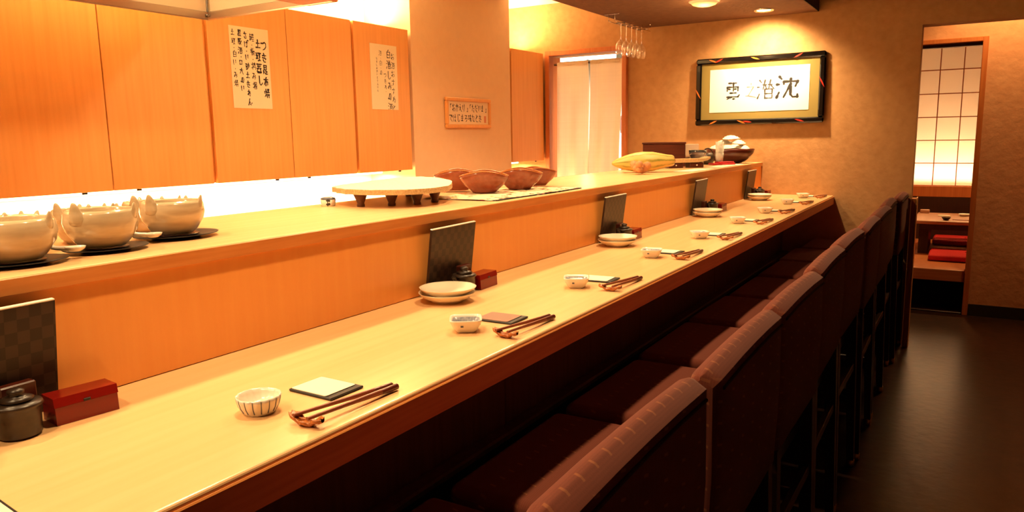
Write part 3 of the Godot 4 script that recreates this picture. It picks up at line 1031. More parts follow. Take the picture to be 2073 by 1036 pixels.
	tag(part("small_dish", lathe([Vector2(0, 0), Vector2(0.03, 0), Vector2(0.046, 0.016), Vector2(0.044, 0.018), Vector2(0.028, 0.005), Vector2(0, 0.004)], 24), M.porcelain, self, Vector3(-0.02, ty, -7.46)), "small white dish at the back right of the low table", "dish")
	tag(part("folded_napkin", bevel_box(Vector3(0.09, 0.006, 0.05), 0.002), M.paper, self, Vector3(-0.17, ty + 0.003, -7.40)), "folded white napkin in the middle of the low table", "napkin")
	tag(part("chopstick_single", tube([Vector3(-0.10, ty + 0.004, -7.075), Vector3(0.12, ty + 0.004, -7.045)], 0.003), M.stick, self), "dark chopstick lying along the near edge of the low table", "chopstick")
	tag(part("napkin_box", bevel_box(Vector3(0.075, 0.03, 0.05), 0.004), M.table, self, Vector3(-0.325, ty + 0.0155, -7.62)), "small pale wooden box at the back left corner of the low table", "box")

# =====================================================================  chairs
func chairs():
	var t := thing("counter_stool", "", "bar stool", Vector3.ZERO, 0.0, "upholstered stools along the bar counter")
	# origin on the floor under the rear face of the back; x points to the aisle
	var seat := part("seat", soft_box(Vector3(0.49, 0.095, 0.47), 0.022, 5, 0.004), M.upholstery, t, Vector3(-0.290, 0.602, 0))
	part("piping", tube([Vector3(-0.22, 0.026, 0.234), Vector3(0.19, 0.026, 0.234)], 0.003), M.upholstery, seat)
	# back: profile swept along the width, rounded over at the top
	var prof := PackedVector2Array()
	prof.append(Vector2(0.0, 0.635))
	prof.append(Vector2(0.006, 0.80))
	prof.append(Vector2(0.004, 0.949))
	for k in 8:
		var a := PI * 0.42 + k * (PI * 0.58) / 7.0
		prof.append(Vector2(-0.023 + cos(a) * 0.027, 0.933 + sin(a) * 0.030))
	prof.append(Vector2(-0.055, 0.80))
	prof.append(Vector2(-0.066, 0.665))
	prof.append(Vector2(-0.056, 0.635))
	var st := new_st()
	st.set_smooth_group(0)
	var ring := []
	var steps := [-0.247, -0.245, -0.238, -0.222, -0.10, 0.0, 0.10, 0.222, 0.238, 0.245, 0.247]
	var mid := Vector2(-0.027, 0.79)
	for z in steps:
		var e := absf(z)
		var k := 1.0
		if e > 0.225:
			k = sqrt(maxf(0.0, 1.0 - pow((e - 0.222) / 0.0252, 2.0)))
		var row := []
		for q in prof:
			var inset := (1.0 - k) * 0.012
			var dir := Vector2(signf(mid.x - q.x) * minf(absf(mid.x - q.x), inset), signf(mid.y - q.y) * minf(absf(mid.y - q.y), inset))
			row.append(Vector3(q.x + dir.x, q.y + dir.y + 0.006 * (1.0 - pow(z / 0.247, 2.0)) * (1.0 if q.y > 0.85 else 0.0), z))
		ring.append(row)
	for i in steps.size() - 1:
		for j in prof.size():
			var j1 := (j + 1) % prof.size()
			var sharp := j == 2 or j == 1
			st.set_smooth_group(2 if j < 2 or j == prof.size() - 1 else 1)
			for v in [ring[i][j], ring[i + 1][j1], ring[i + 1][j], ring[i][j], ring[i][j1], ring[i + 1][j1]]:
				st.add_vertex(v)
	st.set_smooth_group(3)
	for e in [0, steps.size() - 1]:
		var c := Vector3(mid.x, mid.y, steps[e])
		for j in prof.size():
			var tri := [c, ring[e][j], ring[e][(j + 1) % prof.size()]]
			if e == 0:
				tri.reverse()
			for v in tri:
				st.add_vertex(v)
	st.generate_normals()
	var back := part("backrest", st.commit(), M.upholstery, t)
	part("welt", tube([Vector3(0.005, 0.934, -0.225), Vector3(0.005, 0.938, -0.10), Vector3(0.005, 0.939, 0.0), Vector3(0.005, 0.938, 0.10), Vector3(0.005, 0.934, 0.225)], 0.003, -1.0, 8), M.welt, back)
	part("seat_rail", bevel_box(Vector3(0.43, 0.04, 0.43), 0.004), M.dark_wood, t, Vector3(-0.255, 0.532, 0))
	for s in [-1.0, 1.0]:
		for r in 2:
			var x0: float = [-0.022, -0.45][r]
			var x1: float = [0.0, -0.455][r]
			var leg := new_st()
			var h := 0.63 if r == 0 else 0.512
			var sz := 0.019
			var a := []
			var b := []
			for c in [[-1, -1], [1, -1], [1, 1], [-1, 1]]:
				a.append(Vector3(x1 + c[0] * 0.013, 0.03, s * 0.214 + c[1] * 0.013))
				b.append(Vector3(x0 + c[0] * sz, h, s * 0.205 + c[1] * sz))
			for k in 4:
				var k1 := (k + 1) % 4
				face(leg, [a[k], a[k1], b[k1], b[k]], a[k] + a[k1] - 2 * Vector3(x1, 0.03, s * 0.214))
			face(leg, a, Vector3.DOWN)
			face(leg, b, Vector3.UP)
			var lg := part("leg", leg.commit(), M.dark_wood, t)
			part("foot_cap", lathe([Vector2(0, 0.0), Vector2(0.012, 0.0), Vector2(0.0145, 0.004), Vector2(0.0155, 0.03), Vector2(0.0, 0.03)], 14), M.brass, lg, Vector3(x1, 0, s * 0.214))
		part("side_stretcher", bevel_box(Vector3(0.43, 0.026, 0.016), 0.002), M.dark_wood, t, Vector3(-0.228, 0.28, s * 0.209))
	part("rear_stretcher", bevel_box(Vector3(0.018, 0.028, 0.41), 0.002), M.dark_wood, t, Vector3(-0.012, 0.42, 0))
	part("foot_rest", bevel_box(Vector3(0.024, 0.034, 0.41), 0.002), M.dark_wood, t, Vector3(-0.452, 0.22, 0))
	var zs := [-0.846, -1.362, -1.868, -2.400, -2.910, -3.415, -3.930, -4.438, -4.932]
	var xs := [-0.322, -0.317, -0.320, -0.333, -0.338, -0.326, -0.328, -0.340, -0.318]
	var tr := [0.0, 0.012, -0.008, 0.010, -0.012, 0.006, -0.01, 0.012, 0.0]
	for i in 9:
		var o: Node3D = t if i == 0 else copy(t, "", Vector3.ZERO)
		o.position = Vector3(xs[i], 0, zs[i])
		o.rotation.y = tr[i]
		o.set_meta("label", "brown upholstered bar stool with a padded back, %s to the camera in its row" % ORD[i] if i < 4 else ("brown upholstered bar stool in the middle of the row, fifth from the camera" if i == 4 else ["brown upholstered bar stool, fourth from the end wall", "brown upholstered bar stool, third from the end wall", "brown upholstered bar stool, second from the end wall", "brown upholstered bar stool against the end wall, last in its row"][i - 5]))

# =====================================================================  counter settings
func seat_words(i: int) -> String:
	return ["nearest to the camera", "second from the camera", "third from the camera", "fourth from the camera", "fifth, midway along", "fourth from the end wall", "third from the end wall", "second from the end wall", "nearest to the end wall"][i]

func place_settings():
	var zs := [-0.701, -1.242, -1.765, -2.327, -2.846, -3.405, -3.905, -4.449, -4.915]
	# fluted round bowl
	var b0 := thing("fluted_bowl", "small white fluted round bowl with dark stripes at the nearest place setting", "bowl", Vector3.ZERO, 0.0)
	part("bowl", lathe([Vector2(0, 0.003), Vector2(0.020, 0.003), Vector2(0.021, 0.0), Vector2(0.0235, 0.0), Vector2(0.0255, 0.005), Vector2(0.0300, 0.015), Vector2(0.0322, 0.026), Vector2(0.0330, 0.0335), Vector2(0.0315, 0.0335), Vector2(0.0302, 0.026), Vector2(0.0275, 0.015), Vector2(0.018, 0.008), Vector2(0, 0.007)], 64, 16, 0.018), M.porcelain, b0)
	for k in 16:
		var a := TAU * (k + 0.5) / 16
		var d := Vector3(cos(a), 0, sin(a))
		part("stripe", tube([d * 0.0252 + Vector3(0, 0.005, 0), d * 0.0296 + Vector3(0, 0.015, 0), d * 0.0318 + Vector3(0, 0.026, 0), d * 0.0325 + Vector3(0, 0.031, 0)], 0.0010, 0.0006, 6), M.blue, b0)
	# square bowl
	var bs := thing("square_bowl", "", "bowl", Vector3.ZERO, 0.0, "small square bowls with blue inside")
	part("bowl", lathe([Vector2(0, 0.002), Vector2(0.020, 0.0), Vector2(0.023, 0.003), Vector2(0.031, 0.015), Vector2(0.0355, 0.025), Vector2(0.0365, 0.028), Vector2(0.0335, 0.028), Vector2(0.031, 0.0235), Vector2(0.025, 0.011), Vector2(0.018, 0.006), Vector2(0, 0.005)], 48, 0, 0.0, 0.85), M.porcelain, bs)
	part("glaze", lathe([Vector2(0.019, 0.0075), Vector2(0.0255, 0.013), Vector2(0.0310, 0.0230), Vector2(0.0305, 0.0230), Vector2(0.0248, 0.0135), Vector2(0.0185, 0.0080), Vector2(0, 0.0072), Vector2(0, 0.0068), Vector2(0.019, 0.0075)], 48, 0, 0.0, 0.85), M.blue_glaze, bs)
	for k in 4:
		var a := TAU * k / 4 + 0.3
		part("painted_mark", bevel_box(Vector3(0.006, 0.004, 0.0008), 0.0003), M.blue, bs, Vector3(cos(TAU * k / 4) * 0.0305, 0.016, sin(TAU * k / 4) * 0.0305) + Vector3(-sin(TAU * k / 4), 0, cos(TAU * k / 4)) * 0.008, Vector3(0, PI / 2 - TAU * k / 4, 0))
	# coaster
	var c := thing("coaster", "", "coaster", Vector3.ZERO, 0.0, "coasters at the place settings")
	part("tray", bevel_box(Vector3(0.096, 0.004, 0.074), 0.0012), M.black, c, Vector3(0, 0.002, 0))
	part("paper_sheet", prism(rounded_rect(0.080, 0.067, 0.004), 0.0012, "y"), M.paper, c, Vector3(-0.005, 0.0047, 0.001))
	# chopstick rest: a curled leaf
	var r := thing("chopstick_rest", "", "chopstick rest", Vector3.ZERO, 0.0, "amber chopstick rests")
	var st := new_st()
	st.set_smooth_group(0)
	var P := func(i: int, j: int, dn: float) -> Vector3:
		var u := i / 12.0 * 2.0 - 1.0
		var v := j / 6.0 * 2.0 - 1.0
		var wd := 0.010 * (1.0 - 0.55 * u * u) * (1.0 + 0.25 * cos(u * 9.0))
		return Vector3(u * 0.031, 0.006 + 0.010 * pow(absf(u), 2.2) + 0.0025 * v * v - dn + 0.002 * cos(u * 10.0), v * wd)
	for side in 2:
		for i in 12:
			for j in 6:
				var dn := 0.0055 * side
				var q := [P.call(i, j, dn), P.call(i + 1, j, dn), P.call(i + 1, j + 1, dn), P.call(i, j + 1, dn)]
				if side:
					q.reverse()
				for k in [0, 1, 2, 0, 2, 3]:
					st.add_vertex(q[k])
	for j in [0, 6]:
		for i in 12:
			var q := [P.call(i, j, 0.0), P.call(i + 1, j, 0.0), P.call(i + 1, j, 0.0055), P.call(i, j, 0.0055)]
			if j == 0:
				q.reverse()
			for k in [0, 1, 2, 0, 2, 3]:
				st.add_vertex(q[k])
	st.generate_normals()
	part("leaf", st.commit(), M.rest, r)
	part("vein", tube([Vector3(-0.027, 0.0125, 0), Vector3(-0.012, 0.0085, 0), Vector3(0.012, 0.0085, 0), Vector3(0.027, 0.0125, 0)], 0.0012, -1, 6), M.rest, r)
	var square_used := false
	for i in 9:
		var z: float = zs[i]
		var w := seat_words(i)
		if i == 0:
			b0.position = Vector3(-0.895, TOP + 0.0005, z - 0.020)
			b0.scale = Vector3(1.0, 0.80, 1.0)
		else:
			var o: Node3D = bs if not square_used else copy(bs, "", Vector3.ZERO)
			square_used = true
			o.position = Vector3(-0.892 if i < 6 else -0.885, TOP + 0.0005, z - 0.022)
			o.rotation.y = [0.0, 0.25, 0.1, -0.1, 0.2, 0.05, 0.15, -0.05, 0.1][i] + 0.35
			o.set_meta("label", "small square bowl, blue inside, at the place setting " + w)
		var co: Node3D = c if i == 0 else copy(c, "", Vector3.ZERO)
		co.position = Vector3(-0.879, TOP + 0.0005, z - 0.143)
		co.rotation.y = [-0.02, 0.02, 0.05, -0.03, 0.04, 0.0, 0.06, 0.02, 0.0][i]
		co.set_meta("label", ("black square coaster with a mauve sheet at the place setting " if i == 1 else "black square coaster with a white sheet at the place setting ") + w)
		if i == 1:
			(co.get_node("paper_sheet") as MeshInstance3D).material_override = M.mauve
		if i == 8:
			copy(c, "black square coaster cut off by the bottom left corner of the photo", Vector3(-0.905, TOP + 0.0005, -0.338), -0.10)
		var ro: Node3D = r if i == 0 else copy(r, "", Vector3.ZERO)
		ro.position = Vector3(-0.790, TOP + 0.0005, z - 0.016)
		ro.rotation.y = [0.05, -0.12, 0.1, 0.0, 0.15, -0.05, 0.0, 0.1, 0.0][i]
		ro.set_meta("label", "amber curled leaf chopstick rest at the place setting " + w)
		for k in 2:
			var tip := Vector3(-0.808 if k == 0 else -0.780, TOP + 0.0145, z - 0.008)
			var butt := Vector3(-0.787 + (0.0 if k == 0 else 0.0112), TOP + 0.0060, z - 0.198)
			var cs := thing("chopstick", ("brown chopstick, left of its pair, at the place setting " if k == 0 else "brown chopstick, right of its pair, at the place setting ") + w, "chopstick", tip, 0.0, "brown chopsticks on the counter")
			var dv := butt - tip
			part("shaft", tube([Vector3.ZERO, dv * 0.5, dv * 0.8], 0.0028, 0.0048, 8), M.stick, cs)
			part("handle", tube([dv * 0.80, dv], 0.0048, 0.0054, 8), M.stick_end, cs)

func condiment_sets():
	# menu board leaning on the splash panel
	var b := thing("menu_board", "", "menu board", Vector3.ZERO, 0.0, "black checked menu boards leaning on the splash panel")
	var hold := part("board", print_panel(0.212, 0.172, 0.007), M.check, b, Vector3(0, 0.0865, 0.012), Vector3(0.13, 0, 0))
	part("holder_block", bevel_box(Vector3(0.050, 0.062, 0.018), 0.002), M.brown_lacquer, b, Vector3(-0.055, 0.0305, 0.027))
	part("edge_strip", bevel_box(Vector3(0.212, 0.003, 0.008), 0.001), M.porcelain, hold, Vector3(0, 0.0872, 0))
	var pl := thing("small_plate", "", "plate", Vector3.ZERO, 0.0, "stacked cream plates on the counter")
	part("plate", lathe([Vector2(0, 0.002), Vector2(0.035, 0.002), Vector2(0.036, 0.0), Vector2(0.040, 0.0), Vector2(0.041, 0.004), Vector2(0.058, 0.011), Vector2(0.070, 0.022), Vector2(0.0715, 0.0245), Vector2(0.0685, 0.0235), Vector2(0.056, 0.014), Vector2(0.04, 0.0085), Vector2(0, 0.0075)], 48, 8, 0.006), M.cream, pl)
	var po := thing("soy_pot", "", "soy sauce pot", Vector3.ZERO, 0.0, "dark lidded soy pots")
	part("body", lathe([Vector2(0, 0), Vector2(0.026, 0), Vector2(0.0305, 0.004), Vector2(0.0315, 0.03), Vector2(0.032, 0.046), Vector2(0.036, 0.049), Vector2(0.034, 0.054), Vector2(0.022, 0.056), Vector2(0, 0.056)], 32), M.pot, po)
	part("lid", lathe([Vector2(0, 0.0565), Vector2(0.022, 0.0565), Vector2(0.024, 0.060), Vector2(0.016, 0.0635), Vector2(0.009, 0.065), Vector2(0.012, 0.069), Vector2(0.012, 0.073), Vector2(0.007, 0.076), Vector2(0, 0.0765)], 28), M.pot, po)
	part("spout", tube([Vector3(-0.028, 0.034, 0), Vector3(-0.040, 0.044, 0), Vector3(-0.047, 0.052, 0)], 0.007, 0.005, 10), M.pot, po)
	var bx := thing("toothpick_box", "", "box", Vector3.ZERO, 0.0, "red lacquer toothpick boxes")
	part("box", prism(PackedVector2Array([Vector2(-0.024, 0), Vector2(0.024, 0), Vector2(0.0225, 0.026), Vector2(-0.0225, 0.026)]), 0.088), M.red_lacquer, bx)
	var lid := part("lid", prism(PackedVector2Array([Vector2(-0.0235, 0.0265), Vector2(0.0235, 0.0265), Vector2(0.0205, 0.040), Vector2(-0.0205, 0.040)]), 0.090), M.red_lacquer, bx)
	part("finger_notch", bevel_box(Vector3(0.002, 0.004, 0.010), 0.0005), M.black, lid, Vector3(0.0232, 0.0285, 0))
	var boards := [-0.475, -1.609, -2.681, -3.770, -4.800]
	var plates := [-0.345, -1.482, -2.545, -3.652, -4.690]
	var pots := [Vector2(-1.120, -0.492), Vector2(-1.126, -1.594), Vector2(-1.126, -2.670), Vector2(-1.138, -3.862), Vector2(-1.134, -4.872)]
	var boxes := [Vector2(-1.126, -0.582), Vector2(-1.126, -1.676), Vector2(-1.126, -2.752), Vector2(-1.122, -3.950), Vector2(-1.118, -4.965)]
	var w := ["nearest to the camera", "second along the counter", "midway along the counter", "second from the end wall", "beside the end wall"]
	for i in 5:
		var o: Node3D = b if i == 0 else copy(b, "", Vector3.ZERO)
		o.position = Vector3(-1.190, TOP + 0.0015, boards[i])
		o.rotation = Vector3(0, PI / 2, 0)
		o.basis = Basis(Vector3.UP, PI / 2 + [0.04, 0.05, 0.03, 0.04, 0.02][i])
		if i == 0:
			(o.get_node("holder_block") as Node3D).position.x = 0.036
		o.set_meta("label", "black checked menu board leaning on the splash panel, " + w[i])
		for k in 2:
			var q: Node3D = pl if i == 0 and k == 0 else copy(pl, "", Vector3.ZERO)
			q.position = Vector3([-1.102, -1.102, -1.102, -1.100, -1.092][i] + 0.002 * k, TOP + 0.0005 + 0.0125 * k, plates[i] - 0.002 * k)
			q.rotation.y = 0.3 * k + i
			q.set_meta("label", ("cream plate, lower of a stacked pair, " if k == 0 else "cream plate, upper of a stacked pair, ") + w[i])
		var p: Node3D = po if i == 0 else copy(po, "", Vector3.ZERO)
		p.position = Vector3(pots[i].x, TOP + 0.0005, pots[i].y)
		p.rotation.y = 1.4
		p.scale = Vector3.ONE * 0.9
		p.set_meta("label", "dark brown lidded soy sauce pot before the menu board " + w[i])
		var x: Node3D = bx if i == 0 else copy(bx, "", Vector3.ZERO)
		x.position = Vector3(boxes[i].x, TOP + 0.0005, boxes[i].y)
		x.rotation.y = [-0.12, 0.05, 0.04, 0.0, 0.0][i]
		x.set_meta("label", "red lacquer toothpick box beside the soy pot " + w[i])

# =====================================================================  things on the ledge
func eared_bowls():
	var t := thing("eared_bowl", "", "bowl", Vector3.ZERO, 0.0, "cream bowls with pointed ears on the ledge")
	part("bowl", lathe([Vector2(0, 0.004), Vector2(0.034, 0.004), Vector2(0.036, 0.0), Vector2(0.040, 0.0), Vector2(0.050, 0.010), Vector2(0.062, 0.028), Vector2(0.0665, 0.044), Vector2(0.0640, 0.060), Vector2(0.0605, 0.066), Vector2(0.0570, 0.064), Vector2(0.060, 0.046), Vector2(0.055, 0.026), Vector2(0.038, 0.012), Vector2(0, 0.009)], 48), M.glaze, t)
	for s in [[1.27, 0.026, 0.034], [-0.55, 0.018, 0.026], [3.4, 0.014, 0.018], [4.2, 0.014, 0.018]]:
		var a: float = s[0]
		var ear := part("ear", lathe([Vector2(0, -s[2] * 0.50), Vector2(s[1] * 0.70, -s[2] * 0.46), Vector2(s[1] * 0.66, -s[2] * 0.2), Vector2(s[1] * 0.50, s[2] * 0.12), Vector2(s[1] * 0.30, s[2] * 0.45), Vector2(s[1] * 0.16, s[2] * 0.62), Vector2(0, s[2] * 0.67)], 20, 0, 0.0, 0.0, 0.0, null, Vector3.ZERO, Vector2(0.55, 1.0)), M.glaze, t, Vector3(cos(a) * 0.0615, 0.060, sin(a) * 0.0615), Vector3(0, -a, -0.22))
	var tr := thing("lacquer_tray", "", "tray", Vector3.ZERO, 0.0, "black lacquer trays on the ledge")
	part("tray", lathe([Vector2(0, 0), Vector2(0.055, 0), Vector2(0.060, 0.003), Vector2(0.098, 0.008), Vector2(0.100, 0.010), Vector2(0.096, 0.010), Vector2(0.060, 0.006), Vector2(0, 0.005)], 40, 0, 0, 0, 0, null, Vector3.ZERO, Vector2(0.82, 1.0)), M.black, tr)
	part("saucer", lathe([Vector2(0, 0.006), Vector2(0.040, 0.006), Vector2(0.050, 0.008), Vector2(0.051, 0.010), Vector2(0.040, 0.009), Vector2(0, 0.009)], 36), M.brown_lacquer, tr)
	var sp := thing("soup_spoon", "", "spoon", Vector3.ZERO, 0.0, "white soup spoons beside the eared bowls")
	part("bowl", lathe([Vector2(0, 0), Vector2(0.010, 0.001), Vector2(0.018, 0.008), Vector2(0.020, 0.015), Vector2(0.0185, 0.015), Vector2(0.0165, 0.009), Vector2(0.009, 0.003), Vector2(0, 0.002)], 24, 0, 0, 0, 0, null, Vector3.ZERO, Vector2(1.35, 1.0)), M.porcelain, sp)
	part("handle", tube([Vector3(0.018, 0.010, 0), Vector3(0.045, 0.014, 0), Vector3(0.085, 0.026, 0)], 0.007, 0.005, 8), M.porcelain, sp)
	var front := [Vector3(-1.305, 0, -0.600), Vector3(-1.330, 0, -0.757), Vector3(-1.378, 0, -0.932)]
	var names := ["at the left edge of the photo", "in the middle of the front three", "at the right end, beside the bare ledge"]
	for i in 3:
		var q: Node3D = tr if i == 0 else copy(tr, "", Vector3.ZERO)
		q.position = front[i] + Vector3(0.0, LEDGE + 0.0005, -0.005)
		q.scale = Vector3.ONE * [0.72, 0.74, 0.86][i]
		q.set_meta("label", "black lacquer tray under the eared bowl " + names[i])
		var s: Node3D = sp if i == 0 else copy(sp, "", Vector3.ZERO)
		s.position = front[i] + Vector3(0.040, LEDGE + 0.0115, 0.072)
		s.rotation.y = -2.0
		s.scale = Vector3.ONE * 0.62
		s.set_meta("label", "white soup spoon by the eared bowl " + names[i])
		var b: Node3D = t if i == 0 else copy(t, "", Vector3.ZERO)
		b.position = front[i] + Vector3(0, LEDGE + 0.0105, 0)
		b.scale = Vector3(0.93, 1.0, 0.93)
		b.rotation.y = [0.0, 0.05, -0.03][i]
		b.set_meta("label", "cream eared bowl in the front row, " + names[i])
	for i in 3:
		copy(t, ["cream eared bowl in the back row, left edge of the photo", "cream eared bowl in the back row, between the first two front bowls", "cream eared bowl in the back row, behind the last two front bowls"][i], Vector3([-1.46, -1.485, -1.535][i], LEDGE + 0.0005, [-0.655, -0.815, -0.99][i]), [0.1, -0.1, 0.1][i])

func slab_stand():
	var t := thing("slab_stand", "pale irregular stone slab on four clay feet standing on the ledge", "serving stand", Vector3(-1.5, LEDGE + 0.0005, -1.82))
	var out := PackedVector2Array([Vector2(-0.150, 0.165), Vector2(-0.085, 0.215), Vector2(-0.02, 0.245), Vector2(0.05, 0.245), Vector2(0.12, 0.225), Vector2(0.175, 0.18), Vector2(0.195, 0.10), Vector2(0.18, 0.02), Vector2(0.125, -0.07), Vector2(0.05, -0.165), Vector2(-0.05, -0.24), Vector2(-0.15, -0.27), Vector2(-0.205, -0.22), Vector2(-0.215, -0.10), Vector2(-0.20, 0.02), Vector2(-0.185, 0.10)])
	var rough := PackedVector2Array()
	for i in out.size():
		var a := out[i]
		var b := out[(i + 1) % out.size()]
		rough.append(a)
		rough.append(a.lerp(b, 0.33) * rng.randf_range(0.97, 1.035))
		rough.append(a.lerp(b, 0.66) * rng.randf_range(0.97, 1.035))
	var st := new_st()
	st.set_smooth_group(0)
	var rings := [[0.0, 0.058], [0.45, 0.057], [0.80, 0.0545], [0.95, 0.054], [1.0, 0.052]]
	for k in rings.size() - 1:
		for i in rough.size():
			var j := (i + 1) % rough.size()
			var v := []
			for e in [[k, i], [k, j], [k + 1, j], [k + 1, i]]:
				var q: Vector2 = rough[e[1]] * rings[e[0]][0]
				v.append(Vector3(q.x, rings[e[0]][1] + 0.012 * maxf(0.0, -q.y / 0.27) * rings[e[0]][0] * 0.6, q.y))
			var tri := [v[0], v[2], v[1], v[0], v[3], v[2]]
			if (v[2] - v[0]).cross(v[3] - v[0]).y > 0:
				tri = [v[0], v[1], v[2], v[0], v[2], v[3]]
			for x in tri:
				st.add_vertex(x)
	st.generate_normals()
	part("top", st.commit(), M.slab, t)
	part("edge", prism(rough, 0.015, "y"), M.slab_edge, t, Vector3(0, 0.0445, 0))
	for f in [Vector2(0.0, 0.205), Vector2(0.065, 0.145), Vector2(0.115, 0.090), Vector2(0.115, 0.005), Vector2(-0.12, -0.16)]:
		part("foot", lathe([Vector2(0, 0), Vector2(0.011, 0), Vector2(0.0115, 0.005), Vector2(0.010, 0.009), Vector2(0.015, 0.022), Vector2(0.021, 0.036), Vector2(0, 0.0365)], 20), M.leg_clay, t, Vector3(f.x, 0, f.y))
	var c := thing("lidded_cup", "small white lidded cup with dark lettering on the ledge left of the slab", "cup", Vector3(-1.615, LEDGE + 0.0005, -1.60))
	var im := sheet(256, 64, Color(0.93, 0.90, 0.84))
	for k in 4:
		brush(im, ["ma", "sake", "me", "aji"][k], Vector2(k * 64 + 16, 8), Vector2(34, 44), 3.0, Color(0.18, 0.15, 0.13))
	part("body", lathe([Vector2(0, 0), Vector2(0.020, 0), Vector2(0.021, 0.003), Vector2(0.022, 0.018), Vector2(0.021, 0.019), Vector2(0, 0.019)], 32), printed(im, 0.3), c)
	part("lid", lathe([Vector2(0, 0.0195), Vector2(0.022, 0.0195), Vector2(0.021, 0.023), Vector2(0.012, 0.026), Vector2(0, 0.0265)], 32), M.blue, c)

func red_bowls():
	var l := thing("patterned_runner", "cream cloth runner with red blossom print under the reddish bowls", "table runner", Vector3(-1.36, LEDGE + 0.0005, -2.20))
	var st := new_st()
	var nx := 10
	var nz := 26
	st.set_smooth_group(0)
	for side in 2:
		for i in nx:
			for j in nz:
				var q := []
				for e in [[0, 0], [1, 0], [1, 1], [0, 1]]:
					var u: float = float(i + e[0]) / nx
					var v: float = float(j + e[1]) / nz
					var y: float = 0.003 + 0.0012 * sin(u * 9.0 + v * 14.0) + 0.001 * sin(v * 31.0) if side == 0 else 0.0002
					q.append([Vector3((u - 0.5) * 0.27 + 0.01 * sin(v * 4.0), y, (v - 0.5) * 0.60), Vector2(v, 1.0 - u)])
				if side == 0:
					q.reverse()
				for k in [0, 1, 2, 0, 2, 3]:
					st.set_uv(q[k][1])
					st.add_vertex(q[k][0])
	st.generate_normals()
	part("cloth", st.commit(), M.runner, l)
	part("fringe", bevel_box(Vector3(0.006, 0.003, 0.58), 0.001), M.black, l, Vector3(0.136, 0.0018, 0))
	var b := thing("boat_bowl", "", "bowl", Vector3.ZERO, 0.0, "reddish folded-rim bowls on the runner")
	part("bowl", lathe([Vector2(0, 0.004), Vector2(0.036, 0.003), Vector2(0.040, 0.0), Vector2(0.042, 0.002), Vector2(0.052, 0.013), Vector2(0.070, 0.031), Vector2(0.081, 0.050), Vector2(0.085, 0.062), Vector2(0.086, 0.069), Vector2(0.081, 0.070), Vector2(0.077, 0.058), Vector2(0.063, 0.036), Vector2(0.042, 0.020), Vector2(0, 0.015)], 48, 2, 0.10, 0.0, -0.010), M.red_clay, b)
	part("rim_band", lathe([Vector2(0.0805, 0.0705), Vector2(0.0865, 0.0692), Vector2(0.0875, 0.0725), Vector2(0.082, 0.0742), Vector2(0.0805, 0.0705)], 48, 2, 0.10, 0.0, -0.010), M.rest, b)
	var at := [Vector3(-1.425, 0, -2.150), Vector3(-1.585, 0, -2.215), Vector3(-1.395, 0, -2.335), Vector3(-1.43, 0, -2.52)]
	var w := ["in front, nearest the ledge edge", "behind on the left, beside the stone slab", "on the right, before the doorway curtain", "partly hidden at the far right of its group"]
	for i in 4:
		var o: Node3D = b if i == 0 else copy(b, "", Vector3.ZERO)
		o.position = at[i] + Vector3(0, LEDGE + (0.006 if i != 1 else 0.006), 0)
		o.rotation.y = [0.55, 0.6, 0.5, 0.7][i]
		o.scale = Vector3.ONE * [0.90, 0.90, 0.90, 0.85][i]
		o.set_meta("label", "glossy reddish clay bowl with folded rim, " + w[i])

